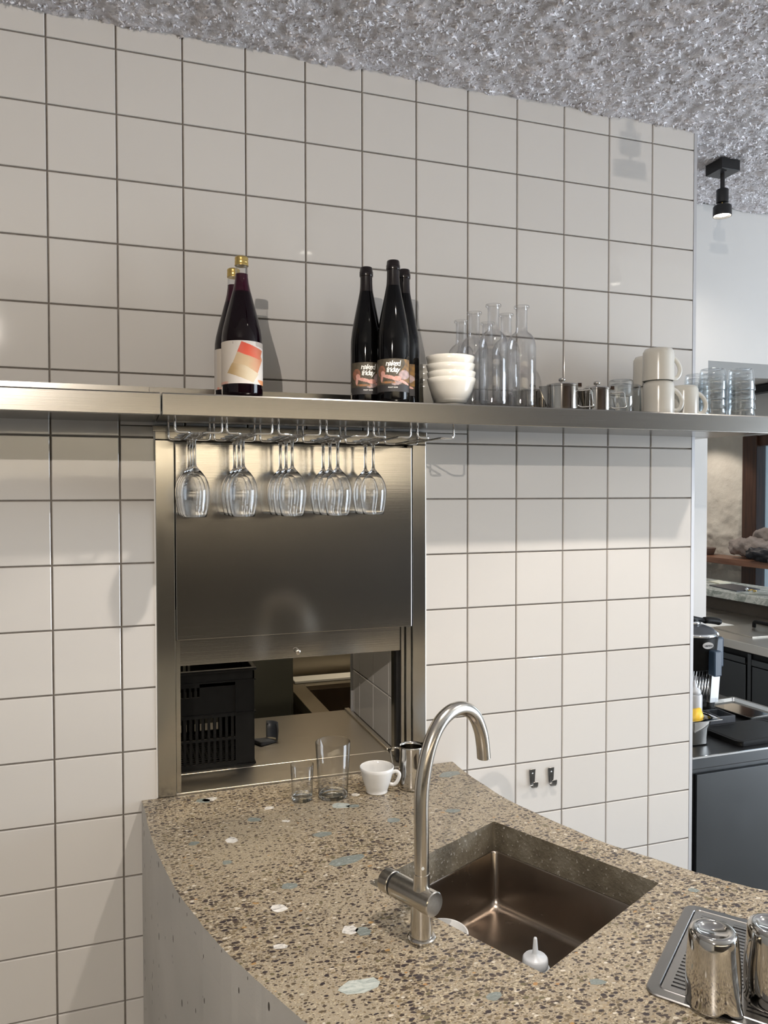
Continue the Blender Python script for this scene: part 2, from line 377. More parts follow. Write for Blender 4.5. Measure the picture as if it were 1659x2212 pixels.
# partition behind the tiled wall, with tiles on its kitchen side (x = 0.893)
part_ = struct('wall_partition', bx(0.8975, 1.838, 0.10, 0.53, FL, CEIL), GROUT)
for (y0, y1) in ((0.103, 0.1585), (0.162, 0.3045), (0.308, 0.4495), (0.453, 0.529)):
    for (z0, z1) in ((0.8975, 1.039), (1.0425, 1.1915), (1.195, 1.344)):
        put_tile(part_, y0, y1, z0, z1, rot=-pi / 2, X=0.8935)
obj('edge_trim', bx(0.886, 0.8965, 0.529, 0.536, 0.89, 1.6), EDGE, part_)
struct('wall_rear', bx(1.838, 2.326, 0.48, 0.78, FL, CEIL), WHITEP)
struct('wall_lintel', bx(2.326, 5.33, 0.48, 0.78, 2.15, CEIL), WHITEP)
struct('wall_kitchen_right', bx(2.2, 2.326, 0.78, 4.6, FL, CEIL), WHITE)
struct('wall_left', bx(-3.1, -3.0, -6.1, 4.7, FL, CEIL), WHITE2)
struct('wall_far', bx(-3.0, 5.6, 4.6, 4.7, FL, CEIL), WHITE2)
struct('floor', bx(-3.1, 5.7, -6.1, 4.7, FL - .1, FL), FLOOR)
struct('ceiling_far', bx(2.326, 5.33, 0.78, 4.6, 2.55, 2.65), WHITE2)
# rear wall of the bar room: dark panelling below, windows and light plaster above
b = B()
box(b, -3.0, 5.33, -6.1, -6.0, 1.80, CEIL)
struct('wall_front', b, WHITE2)
b = B(); box(b, -3.0, 5.33, -6.1, -5.97, FL, 1.80)
struct('wall_front_panelling', b, noisy('dark_brown_panelling', (.034, .029, .024), (.05, .042, .034), .5, 5))
struct('added_washer_screen', bx(-3.0, 5.33, -5.44, -5.42, 2.17, CEIL), WOODD)  # unseen pelmet board, added to keep the rear wall washer out of reflections
# window wall (street side)
b = B()
for (y0, y1, z0, z1) in ((-6.1, -3.7, FL, CEIL), (-3.7, -0.1, 2.4, CEIL), (-3.7, -0.1, FL, 0.5), (-0.1, 1.2, FL, CEIL), (1.2, 2.8, 2.1, CEIL), (1.2, 2.8, FL, 0.55),
                         (2.8, 2.92, FL, CEIL), (2.92, 3.36, 2.12, CEIL), (3.36, 4.7, FL, CEIL)):
    box(b, 5.33, 5.60, y0, y1, z0, z1)
ww = struct('wall_right', b, WHITE2)
# rough plaster pier, displaced
nx, nz = 70, 150; b = B(); rng = np.random.RandomState(3)
def vnoise(shape, cells, seed):
    r_ = np.random.RandomState(seed); g = r_.rand(cells[0] + 2, cells[1] + 2)
    u = np.linspace(0, cells[0], shape[0]); v_ = np.linspace(0, cells[1], shape[1])
    iu = u.astype(int); iv = v_.astype(int); fu = (u - iu)[:, None]; fv = (v_ - iv)[None]; fu = fu * fu * (3 - 2 * fu); fv = fv * fv * (3 - 2 * fv)
    return (g[iu][:, iv] * (1 - fu) * (1 - fv) + g[iu + 1][:, iv] * fu * (1 - fv) + g[iu][:, iv + 1] * (1 - fu) * fv + g[iu + 1][:, iv + 1] * fu * fv)
hgt = 0.6 * vnoise((nx, nz), (7, 22), 1) + 0.3 * vnoise((nx, nz), (18, 50), 2) + 0.15 * vnoise((nx, nz), (34, 90), 5)
vv = [[None] * nz for _ in range(nx)]
for a in range(nx):
    for c_ in range(nz):
        y = 3.385 + (4.55 - 3.385) * a / (nx - 1); z = 0.2 + 2.3 * c_ / (nz - 1)
        amp = 0.055 * max(0.12, min(1, (1.75 - z) / 0.45))
        vv[a][c_] = b.verts.new((5.325 - amp * hgt[a, c_] * (0.3 if a < 2 else 1), y, z))
for a in range(nx - 1):
    for c_ in range(nz - 1): b.faces.new((vv[a][c_], vv[a + 1][c_], vv[a + 1][c_ + 1], vv[a][c_ + 1]))
obj('rough_plaster', b, PLASTER, ww, smooth=True)
# windows
def window(name, y0, y1, z0, z1, fwid, mull=()):
    o = struct(name, (lambda bb: (box(bb, 5.38, 5.47, y0, y0 + fwid, z0, z1), box(bb, 5.38, 5.47, y1 - fwid, y1, z0, z1), box(bb, 5.38, 5.47, y0 + fwid, y1 - fwid, z1 - fwid, z1), box(bb, 5.38, 5.47, y0 + fwid, y1 - fwid, z0, z0 + fwid), [box(bb, 5.39, 5.46, m_ - .03, m_ + .03, z0 + fwid, z1 - fwid) for m_ in mull], bb)[-1])(B()), WOODD)
    obj('pane', bx(5.42, 5.428, y0 + fwid, y1 - fwid, z0 + fwid, z1 - fwid), PANE, o); return o
window('window_1', 2.92, 3.36, FL, 2.12, 0.06)
window('window_2', 1.2, 2.8, 0.55, 2.1, 0.07, (2.0,))
window('window_3', -3.7, -0.1, 0.5, 2.4, 0.07, (-2.5, -1.3))
# dark wooden door frame lining seen beside the plaster
b = B(); box(b, 5.30, 5.40, 3.235, 3.392, FL, 2.125, 0.006); box(b, 5.33, 5.40, 2.92, 3.235, 2.035, 2.125); 
struct('trim_1', b, WOODD)
struct('trim_2', bx(5.24, 5.325, 2.5, 4.55, 2.475, 2.535), BLACKM)
# neighbouring building seen through the window
nb = thing('building', 'pale building front across the street, seen through the window', 'building', (9.5, 5.0, FL))
obj('facade', bx(0, .3, -2.5, 2.5, 0, 3.4), noisy('pale_render', (0.55, 0.66, 0.64), (0.62, 0.72, 0.70), 0.9, 3), nb)
b = B()
for y in (-1.7, -.4, .9): box(b, -.03, -.002, y, y + .9, 0.9, 2.1)
obj('window_panes', b, mat('dull_glass', (0.35, 0.5, 0.55), 0.2), nb)

# ceiling with sprayed fibre
ceil = struct('ceiling', bx(-3.1, 5.7, -6.1, 4.7, CEIL + .02, CEIL + .12), WHITE2)
gx0, gx1, gy0, gy1 = -0.7, 3.4, -1.15, 0.475; sx, sy = 0.0062, 0.0062
NX, NY = int((gx1 - gx0) / sx), int((gy1 - gy0) / sy)
H = 0.5 * vnoise((NX, NY), (int(NX / 4.2), int(NY / 4.2)), 11) + 0.35 * vnoise((NX, NY), (int(NX / 2.2), int(NY / 2.2)), 12) + 0.5 * vnoise((NX, NY), (NX // 16, NY // 16), 13)
Zc = CEIL + .008 - 0.019 * H
X_, Y_ = np.meshgrid(np.linspace(gx0, gx1, NX), np.linspace(gy0, gy1, NY), indexing='ij')
mask_y = ((Y_ > 0.0) & (X_ < 1.84))
vs3 = np.stack([X_, Y_, Zc], -1).reshape(-1, 3)
idx = np.arange(NX * NY).reshape(NX, NY); q = np.stack([idx[:-1, :-1], idx[1:, :-1], idx[1:, 1:], idx[:-1, 1:]], -1).reshape(-1, 4)
keep = ~mask_y[:-1, :-1].reshape(-1); q = q[keep]
def np_mesh(name, verts, faces, k):
    me = bpy.data.meshes.new(name); me.vertices.add(len(verts)); me.vertices.foreach_set('co', verts.astype(np.float32).ravel())
    me.loops.add(len(faces) * k); me.loops.foreach_set('vertex_index', faces.astype(np.int32).ravel())
    me.polygons.add(len(faces)); me.polygons.foreach_set('loop_start', np.arange(0, len(faces) * k, k, dtype=np.int32)); me.update(calc_edges=True); return me
me = np_mesh('fibre_coat', vs3, q[:, ::-1], 4); fc = obj('fibre_coat', me, FIBRE, ceil, smooth=True)
rg = np.random.RandomState(5); NT = 100000
cx = gx0 + (gx1 - gx0) * rg.rand(NT); cyy = gy0 + (gy1 - gy0) * rg.rand(NT)
ok = ~((cyy > -0.004) & (cx < 1.845)); cx, cyy = cx[ok], cyy[ok]; NT = len(cx)
ii = ((cx - gx0) / (gx1 - gx0) * (NX - 1)).astype(int); jj = ((cyy - gy0) / (gy1 - gy0) * (NY - 1)).astype(int)
cz = Zc[ii, jj] + .001
d = rg.randn(NT, 3); d /= np.linalg.norm(d, axis=1)[:, None]; d[:, 2] = -np.abs(d[:, 2]) * 0.8 - 0.15
s = (0.0028 + 0.0075 * rg.rand(NT) ** 2.4)[:, None]
e1 = np.cross(d, rg.randn(NT, 3)); e1 /= np.linalg.norm(e1, axis=1)[:, None]; e2 = np.cross(d, e1)
c0 = np.stack([cx, cyy, cz], -1)
tv = np.stack([c0 + e1 * s * .5, c0 - e1 * s * .28 + e2 * s * .45, c0 - e1 * s * .28 - e2 * s * .45, c0 + d * s * 1.25], 1).reshape(-1, 3)
k4 = np.arange(NT)[:, None] * 4
tf = np.concatenate([k4 + np.array([0, 1, 3]), k4 + np.array([1, 2, 3]), k4 + np.array([2, 0, 3])], 0)
me = np_mesh('fibre_tufts', tv, tf, 3); ft = obj('fibre_tufts', me, TUFT, ceil); ft['kind'] = 'stuff'

# ================================================================== SHELF
ST = 1.846
sh = thing('wall_shelf', 'long brushed steel wall shelf carrying bottles, bowls and mugs', 'shelf', (0, 0, 0))
def shelf_section(x0, x1):
    b = B(); box(b, x0, x1, -.289, -.004, ST - .038, ST, 0.0025); box(b, x0, x1, -.29, -.2855, ST - .0475, ST - .0015, 0.0018)
    return b
obj('shelf_section', shelf_section(-1.6, 0.2352), STEEL_H, sh)
obj('shelf_section', shelf_section(0.2368, 1.925), STEEL_H, sh)
obj('shelf_end', bx(1.8515, 1.925, -.003, 0.34, ST - .038, ST, 0.0025), STEEL_H, sh)
b = B(); box(b, -1.6, 0.2215, -.0032, -.0015, ST + .0005, ST + .048); obj('upstand', b, STEEL_H, sh)
b = B(); box(b, 0.2225, 1.836, -.0032, -.0015, ST + .0005, ST + .048); obj('upstand', b, STEEL_H, sh)

# stemware rack
RZ = 1.7655; RT = .0046
rk = thing('stemware_rack', 'chrome wire glass rack with six slots hanging under the steel shelf', 'rack', (0, 0, 0))
obj('mounting_plate', bx(0.262, 0.912, -.283, -.262, 1.8055, 1.8078), CHROME, rk)
obj('mounting_plate', bx(0.262, 0.912, -.045, -.024, 1.8055, 1.8078), CHROME, rk)
CH = [(.264, .362), (.372, .471), (.485, .579), (.594, .692), (.706, .797), (.814, .907)]
for xl, xr in CH:
    xa = xl + .031; xb = xl + .061
    for x0, xi in ((xl, xa), (xr, xb)):
        pts = [(x0, -.272, 1.806), (x0, -.272, RZ), (xi, -.272, RZ), (xi, -.036, RZ), (x0, -.036, RZ), (x0, -.036, 1.806)]
        obj('wire', tube(rounded(pts, .009, 4), .0026, 8), CHROME, rk, smooth=True)

def wineglass():
    o = [(0.0001, 0), (.031, 0), (.0335, -.0008), (.0335, -.0018), (.028, -.003), (.012, -.0055), (.0055, -.010), (.0036, -.020), (.0034, -.045), (.0036, -.066), (.0046, -.074),
         (.009, -.080), (.017, -.0885), (.0245, -.099), (.0298, -.111), (.0326, -.124), (.0332, -.136), (.0323, -.150), (.0302, -.165), (.0276, -.178), (.0254, -.187)]
    i = [(r - .0009, z) for r, z in o[::-1] if z <= -.0885] + [(.0085, -.0835), (.0001, -.0795)]
    return lathe(o + [(.0250, -.1875)] + i, 44)
tmp = thing('wine_glass', 'clear wine glass', 'wine glass', (0, 0, 0), 0, 'wine glasses hanging upside down in the rack')
obj('glass_body', wineglass(), RGLASS, tmp, smooth=True)
spots = []
ys = {0: [-.2, -.1315, -.063], 1: [-.2, -.132, -.064], 2: [-.2, -.132, -.064], 3: [-.2, -.132, -.063], 4: [-.130, -.062]}
ords = ['first', 'second', 'third', 'fourth', 'fifth']
for k, yy in ys.items():
    for n_, y in enumerate(yy):
        pos = ['front glass', 'middle glass', 'back glass'][n_] if len(yy) == 3 else ['front glass', 'back glass'][n_]
        spots.append((CH[k][0] + .046, y, 'clear wine glass hanging upside down, %s in the %s rack slot from the left' % (pos, ords[k])))
for n_, (x, y, lb) in enumerate(spots):
    loc = (x + ru(-.0008, .0008), y, RZ + RT)
    if n_ == 0: tmp.location = loc; tmp['label'] = lb
    else: dup(tmp, loc, ru(0, 6), lb)

# ================================================================== SERVING HATCH
ht = thing('serving_hatch', 'brushed steel serving hatch with half raised shutter set in the tiled wall', 'hatch', (0, 0, 0))
b = B(); box(b, HX0, .2785, -.0045, .04, .8865, 1.7655, .001); obj('frame_stile', b, STEEL_V, ht)
b = B(); box(b, .9052, HX1, -.0045, .04, .8865, 1.7655, .001); obj('frame_stile', b, STEEL_V, ht)
b = B(); box(b, HX0, HX1, -.003, .04, 1.7675, 1.80, .001); box(b, HX0 - .006, HX1, -.012, -.0035, 1.786, 1.800, .001); obj('header', b, STEEL_H, ht)
obj('upper_panel', bx(.2815, .9025, -.0035, .012, 1.272, 1.7585, .0012), STEEL_P, ht)
obj('shutter', bx(.2905, .8775, .020, .032, 1.203, 1.60, .001), STEEL_P, ht)
kb = lathe([(0.0001, -.012), (.004, -.012), (.0068, -.010), (.0072, -.006), (.0055, -.002), (.0035, 0), (.0035, .006), (.0001, .006)], 20)
bmesh.ops.rotate(kb, cent=(0, 0, 0), matrix=Matrix.Rotation(-pi / 2, 3, 'X'), verts=kb.verts)
bmesh.ops.translate(kb, vec=(.588, .0135, 1.222), verts=kb.verts)
obj('knob', kb, STEEL_T, ht, smooth=True)
b = B(); box(b, .2795, .2900, .001, .036, .8865, 1.271); obj('guide_rail', b, STEEL_V, ht)
b = B(); box(b, .8895, .9045, .004, .036, .8865, 1.271, .001); box(b, .8780, .8885, .014, .036, .8865, 1.271, .001); obj('guide_rail', b, STEEL_V, ht)
b = B(); box(b, .8705, .8778, .034, .05, .8915, 1.5); obj('groove_liner', b, BLACKM, ht)
obj('reveal_lining', bx(.8795, .8925, .052, .0995, .8915, 1.6), STEEL_V, ht); obj('reveal_lining', bx(.252, .268, .045, .099, .8915, 1.6), STEEL_V, ht)
obj('backing', bx(.262, .905, .060, .064, 1.34, 1.78), STEEL_V, ht)

# bench behind the hatch
bn = thing('steel_bench', 'stainless steel pass bench behind the hatch opening, crate standing on it', 'bench', (0, 0, 0))
obj('sill', bx(.269, .8788, -.001, .1275, .8735, .890, .0012), STEEL_B, ht)
b = B(); box(b, -.9, .8915, .1287, .575, .868, .890, .0015); obj('bench_top', b, STEEL_B, bn)
b = B(); box(b, .876, .8925, .1287, .575, .8902, .8968, .002); obj('upstand', b, STEEL_B, bn)
for x in (-.85, .84):
    obj('leg', bx(x, x + .035, .50, .535, FL, .868), STEEL_V, bn)

# crate
def crate():
    t = thing('plastic_crate', 'black slotted plastic crate behind the hatch opening', 'crate', (.297, .30, .8905))
    w_, d_, h_ = .20, .15, .268
    def face(bm, L_, dep, ax, sgn):
        def bb(u0, u1, z0, z1, t0=0.0, t1=.004):
            a, c_ = sgn * (dep - t0), sgn * (dep - t1)
            if ax == 'y': box(bm, u0, u1, min(a, c_), max(a, c_), z0, z1)
            else: box(bm, min(a, c_), max(a, c_), u0, u1, z0, z1)
        bb(-L_, L_, .236, h_ - .006)                          # band under the rim
        bb(-L_, -L_ + .012, .0, .236); bb(L_ - .012, L_, .0, .236)
        bb(L_ - .052, L_ - .012, 0, .236); bb(-L_ + .012, -L_ + .052, 0, .236)   # corner fields
        bb(-L_ + .052, L_ - .052, .146, .196)                 # solid field
        hw = min(L_ - .052, .105)
        bb(-L_ + .052, -hw, .196, .236); bb(hw - .052, L_ - .052, .196, .236)
        u = -hw
        while u < hw - .055: bb(u, u + .006, .196, .222, .001, .004); u += .0145
        bb(-L_ + .052, L_ - .052, .222, .236)
        for z0, z1 in ((0, .014), (.074, .080), (.138, .148)): bb(-L_ + .052, L_ - .052, z0, z1, -.003, .004)
        u = -L_ + .052
        while u < L_ - .052: bb(u, u + .0075, .01, .142, .001, .004); u += .0158
        for z in (.0, .142, .232): bb(-L_, L_, z, z + .004, -.004, .001)
        for u in (-L_ + .050, L_ - .052): bb(u, u + .003, 0, .236, -.003, .001)
    b = B(); face(b, w_, d_, 'y', -1); obj('slotted_side', b, BLACK, t)
    b = B(); face(b, w_, d_, 'y', 1); obj('slotted_side', b, BLACK, t)
    b = B(); face(b, d_, w_, 'x', 1); obj('slotted_side', b, BLACK, t)
    b = B(); face(b, d_, w_, 'x', -1); obj('slotted_side', b, BLACK, t)
    b = B(); box(b, -w_ - .006, w_ + .006, -d_ - .006, -d_ + .006, h_ - .008, h_, .002); box(b, -w_ - .006, w_ + .006, d_ - .006, d_ + .006, h_ - .008, h_, .002)
    box(b, -w_ - .006, -w_ + .006, -d_, d_, h_ - .008, h_, .002); box(b, w_ - .006, w_ + .006, -d_, d_, h_ - .008, h_, .002); obj('rim', b, BLACK, t)
    b = B()
    for k in range(-11, 12): box(b, k * .016 - .002, k * .016 + .002, -d_ + .005, d_ - .005, .002, .006)
    for k in range(-8, 9): box(b, -w_ + .005, w_ - .005, k * .016 - .002, k * .016 + .002, .002, .006)
    obj('base_grid', b, BLACK, t)
crate()
# small grey scoop
t = thing('grey_scoop', 'small dark grey plastic scoop lying beside the black crate', 'scoop', (.568, .325, .8905), radians(-65))
b = lathe([(.028, .004), (.030, .03), (.0285, .055), (.0265, .055), (.028, .03), (.0255, .006)], 22, a0=radians(20), a1=radians(160))
obj('back_wall', b, DARKGREY, t, smooth=True)
b = B(); vsx = [b.verts.new(p) for p in ((-.026, .012, .004), (.026, .012, .004), (.024, -.045, .012), (-.024, -.045, .012), (-.026, .012, .0005), (.026, .012, .0005), (.024, -.045, .0005), (-.024, -.045, .0005))]
for f in ((0, 1, 2, 3), (4, 7, 6, 5), (0, 4, 5, 1), (1, 5, 6, 2), (2, 6, 7, 3), (3, 7, 4, 0)): b.faces.new([vsx[k] for k in f])
bmesh.ops.bevel(b, geom=list(b.edges), offset=.0015, segments=2, affect='EDGES'); obj('scoop_floor', b, DARKGREY, t)

# kitchen seen through the hatch
KST = steel('kitchen_steel', (0.50, 0.45, 0.36), 0.33, (60, 60, 2), warp=.001)
struct('wall_kitchen_back', bx(-3.0, 2.2, 1.50, 1.6, FL, CEIL), KST)
t = thing('wash_sink', 'steel sink unit with a deep bowl in the kitchen behind the hatch', 'sink unit', (0, 0, 0))
b = B(); X0, X1, Y0, Y1 = .835, 1.85, .70, 1.46
box(b, X0, X0 + .07, Y0, Y1, .755, .80, .002); box(b, X0 + .07, X1, Y1 - .17, Y1, .755, .80, .002); box(b, X0 + .07, X1, Y0, Y0 + .08, .755, .80, .002); box(b, 1.55, X1, Y0 + .08, Y1 - .17, .755, .80, .002)
obj('rim', b, KST, t)
b = B(); box(b, X0 + .07, 1.55, Y0 + .08, Y0 + .083, .50, .78); box(b, X0 + .07, 1.55, Y1 - .173, Y1 - .17, .50, .78); box(b, X0 + .067, X0 + .07, Y0 + .08, Y1 - .17, .5, .78); box(b, 1.55, 1.553, Y0 + .08, Y1 - .17, .5, .78); box(b, X0 + .07, 1.55, Y0 + .08, Y1 - .17, .495, .5); obj('bowl', b, STEEL_S, t)
for x, y in ((X0 + .02, Y0 + .03), (X0 + .02, Y1 - .05), (X1 - .05, Y0 + .03), (X1 - .05, Y1 - .05)): obj('leg', bx(x, x + .03, y, y + .03, FL, .755), KST, t)
tag(obj('cutting_board', bx(.868, 1.45, 1.335, 1.425, .8005, .812, .002), mat('sink_reflection_white', (.85, .82, .74), .5)), 'long white strip standing in for light reflected on the wet kitchen sink rim', 'cutting board')  # white slab paints the light reflected by the wet steel behind the bowl
t = thing('steel_locker', 'grey green steel cupboard standing beside the kitchen sink', 'cupboard', (0, 0, 0))
GG = mat('grey_green_lacquer', (.16, .165, .14), .4)
obj('body', bx(.10, .80, 1.05, 1.49, FL, 1.62, .003), GG, t)
obj('door', bx(.11, .79, 1.035, 1.049, FL + .05, 1.6, .002), GG, t); obj('handle', tube([(.74, 1.034, 1.2), (.74, 1.02, 1.2), (.74, 1.02, 1.05), (.74, 1.034, 1.05)], .005, 8), MIRROR, t)
light('kitchen_lamp', 'AREA', (.75, .95, 2.70), 26, (1.0, .86, .66), (.75, .8, 0), shape='RECTANGLE', size=.9, size_y=.25)

# ================================================================== BAR COUNTER
CT = .885
left = [(.196, -.003), (.200, -.05), (.207, -.174), (.224, -.338), (.250, -.486), (.282, -.609), (.310, -.698), (.344, -.786), (.370, -.848), (.400, -.915), (.46, -1.03), (.54, -1.16), (.66, -1.31), (.83, -1.47), (1.05, -1.62), (1.35, -1.76), (1.75, -1.88), (2.3, -1.97)]
right = [(1.024, -.003), (1.026, -.126), (1.045, -.296), (1.091, -.457), (1.131, -.569), (1.179, -.655), (1.216, -.724), (1.246, -.768), (1.272, -.807), (1.301, -.837), (1.36, -.885), (1.46, -.945), (1.62, -1.01), (1.9, -1.08), (2.3, -1.13)]
lp = [(p.x, p.y) for p in smoothpath([(x, y, 0) for x, y in left], 5)]
rp = [(p.x, p.y) for p in smoothpath([(x, y, 0) for x, y in right], 5)]
rng_ = random.Random(4)
lp = [(x + rng_.uniform(-.0009, .0009), y) for x, y in lp]; rp = [(x + rng_.uniform(-.0012, .0012), y) for x, y in rp]
outer = lp + rp[::-1]
SC = Vector((.8625, -.6555, 0)); SU = Vector((.9, .436, 0)); SV = Vector((.436, -.9, 0))
def sq(a, b_, z=0): p = SC + SU * a + SV * b_; return (p.x, p.y, z)
def rrect(h1, h2, r, n=5):
    out = []
    for sx_, sy_, a0 in ((1, 1, 0), (-1, 1, pi / 2), (-1, -1, pi), (1, -1, 3 * pi / 2)):
        for k in range(n + 1):
            a = a0 + pi / 2 * k / n; out.append((sx_ * (h1 - r) + r * cos(a), sy_ * (h2 - r) + r * sin(a)))
    return out
def slab(outer, hole, z0, z1, mats):
    b = B()
    def loop(pts, z): 
        v_ = [b.verts.new((x, y, z)) for x, y in pts]; return v_, [b.edges.new((v_[k], v_[(k + 1) % len(v_)])) for k in range(len(v_))]
    vo_, eo = loop(outer, z1); vh, eh = loop(hole, z1)
    r_ = bmesh.ops.triangle_fill(b, edges=eo + eh, use_beauty=True, use_dissolve=False)
    tops = [f for f in b.faces]
    low = bmesh.ops.duplicate(b, geom=tops + list(vo_) + list(vh) + eo + eh)
    mp_ = low['vert_map']
    for f in low['geom']:
        if isinstance(f, bmesh.types.BMVert): f.co.z = z0
    for V in (vo_, vh):
        for k in range(len(V)):
            a, c_ = V[k], V[(k + 1) % len(V)]; f = b.faces.new((a, c_, mp_[c_], mp_[a])); f.material_index = 1 if V is vo_ else 2
    bmesh.ops.recalc_face_normals(b, faces=b.faces)
    me = bpy.data.meshes.new('slab'); b.to_mesh(me); b.free()
    for m in mats: me.materials.append(m)
    return me
bar = thing('bar_counter', 'curved terrazzo topped concrete bar counter with sunken sink', 'counter', (0, 0, 0))
hole = [sq(a, c_)[:2] for a, c_ in rrect(.197, .197, .004, 2)]
obj('counter_top', slab(outer, hole, .8195, CT, (TERR, CONC, CONC2)), None, bar)
hole2 = [sq(a, c_)[:2] for a, c_ in rrect(.215, .215, .01, 2)]
obj('counter_body', slab(outer, hole2, FL + .001, .8192, (CONC, CONC, CONC)), None, bar)
# worn pale arris along the left edge
# large marble pieces set in the terrazzo
STONEM = []
for nm, c1, c2, c3 in (('white_marble_chip', (.62, .60, .55), (.80, .78, .74), (.20, .20, .22)), ('grey_green_chip', (.17, .195, .18), (.24, .265, .25), (.36, .40, .38)), ('pale_green_chip', (.40, .44, .41), (.52, .55, .51), (.27, .31, .29))):
    m = mat(nm, c1, .25); v = coords(m, (1, 3, 1)); n = noise(m, v, 26, 5, .7); n.inputs['Distortion'].default_value = 2.5
    link(m, ramp(m, n.outputs[0], [(.34, c3), (.46, c1), (.62, c2)]), 'Base Color'); STONEM.append(m)
CHIPS = [(.353, -.051, .020, .012, 0), (.338, -.054, .020, .014, 1), (.483, -.149, .014, .011, 0), (.649, -.192, .026, .018, 2), (.675, -.205, .018, .010, 1), (.437, -.202, .018, .013, 1), (.566, -.328, .025, .014, 1), (.374, -.29, .015, .016, 0),
         (.295, -.281, .012, .009, 1), (.583, -.46, .046, .020, 1), (.351, -.39, .012, .010, 1), (.452, -.525, .019, .012, 1), (.417, -.596, .017, .014, 0), (.520, -.705, .018, .016, 0), (.540, -.716, .014, .014, 1), (.396, -.713, .013, .008, 0),
         (.493, -.854, .036, .020, 2), (.674, -.942, .015, .010, 1), (.977, -.087, .035, .020, 1), (.888, -.309, .020, .013, 1), (.739, -.312, .017, .013, 1), (.838, -.964, .015, .008, 1), (.70, -.14, .012, .01, 0), (.505, -.235, .011, .006, 0), (1.17, -.79, .012, .008, 1), (.62, -1.02, .02, .012, 1), (.80, -1.13, .014, .009, 0)]
rc = random.Random(11)
for x, y, a, c_, k in CHIPS:
    n_ = rc.randint(7, 10); an = rc.uniform(-.35, .35) - .12; poly = []
    for q_ in range(n_):
        t_ = 2 * pi * q_ / n_ + rc.uniform(-.25, .25); s_ = rc.uniform(.75, 1.08); px_, py_ = a * s_ * cos(t_), c_ * s_ * sin(t_)
        poly.append((x + px_ * cos(an) - py_ * sin(an), y + px_ * sin(an) + py_ * cos(an)))
    obj('marble_chip', prism(poly, CT - .002, CT + .00025), STONEM[k], bar)
# sink bowl
b = B(); rings = []
for (inset, r, z) in ((-.004, .006, .8188), (0, .012, .8188), (.0015, .014, .815), (.002, .016, .716), (.0045, .018, .703), (.011, .020, .695), (.02, .022, .692)):
    rings.append([b.verts.new(sq(x, y, z)) for x, y in rrect(.197 - inset, .197 - inset, r, 5)])
for r1, r2 in zip(rings, rings[1:]):
    for k in range(len(r1)): b.faces.new((r1[k], r1[(k + 1) % len(r1)], r2[(k + 1) % len(r1)], r2[k]))
b.faces.new(rings[-1])
sk = obj('sink_bowl', b, STEEL_S, bar, smooth=True, auto=60)
obj('drain', lathe([(.0001, .6935), (.012, .6935), (.02, .695), (.028, .6945), (.031, .6925)], 28, cx=SC.x + .03, cy=SC.y + .01), MIRROR, bar, smooth=True)

# ================================================================== TAP
FX, FY = .626, -.769
tp = thing('kitchen_tap', 'brushed steel swan neck tap with side lever beside the sink', 'tap', (FX, FY, CT))
obj('base_flange', lathe([(.0001, 0), (.0235, 0), (.0240, .002), (.0240, .005), (.0215, .0075), (.0190, .008), (.0001, .008)], 40), STEEL_T, tp, smooth=True, auto=40)
obj('body', lathe([(.0001, .0078), (.0190, .0078), (.0185, .011), (.0185, .062), (.0001, .064)], 40), STEEL_T, tp, smooth=True, auto=40)
dd = Vector((.9, .436, 0)); hh = Vector((-.42, .907, 0)).normalized()
hz = .0695
def cyl_axis(p0, p1, r, segs=36, bev=.0015):
    p0 = Vector(p0); p1 = Vector(p1); Ln = (p1 - p0).length; bm = lathe([(.0001, 0), (r - bev, 0), (r, bev), (r, Ln - bev), (r - bev, Ln), (.0001, Ln)], segs)
    rot = Vector((0, 0, 1)).rotation_difference((p1 - p0).normalized()).to_matrix()
    bmesh.ops.rotate(bm, cent=(0, 0, 0), matrix=rot, verts=bm.verts); bmesh.ops.translate(bm, vec=p0, verts=bm.verts); return bm
c0_ = Vector((0, 0, hz))
obj('cross_body', cyl_axis(c0_ - hh * .030, c0_ + hh * .062, .0205), STEEL_T, tp, smooth=True, auto=35)
obj('seal_ring', cyl_axis(c0_ + hh * .0615, c0_ + hh * .0665, .0195, bev=.0003), BLACKM, tp, smooth=True, auto=35)
obj('lever_knob', cyl_axis(c0_ + hh * .0662, c0_ + hh * .088, .0205), STEEL_T, tp, smooth=True, auto=35)
obj('neck_collar', lathe([(.0001, .085), (.0150, .085), (.0138, .095), (.0137, .112), (.0001, .113)], 36), STEEL_T, tp, smooth=True, auto=35)
sp_ = [(0, .108), (0, .17), (.0, .242), (.0075, .287), (.0226, .3269), (.0464, .3558), (.0771, .3698), (.1100, .3685), (.1400, .3508), (.1580, .3208), (.1655, .2937), (.1690, .2660)]
pts = smoothpath([tuple(dd * a) [:2] + (z,) for a, z in sp_], 5)
sd_ = tube(pts, .0126, 24); obj('spout', sd_, STEEL_T, tp, smooth=True, auto=50)
e1_ = pts[-1]; obj('outlet', lathe([(.0001, .001), (.0098, .001), (.0098, -.002), (.0112, -.002), (.0112, .0012), (.0001, .0012)], 24, cx=e1_.x, cy=e1_.y), STEEL_T, tp).location = (0, 0, e1_.z)
obj('indicator_dot', lathe([(.0001, 0), (.0026, 0), (.0026, .001), (.0001, .001)], 14), mat('pale_dot', (.7, .7, .68), .4), tp).matrix_local = Matrix.Translation((-.0030, -.0128, .126)) @ Matrix.Rotation(pi / 2, 4, 'X')

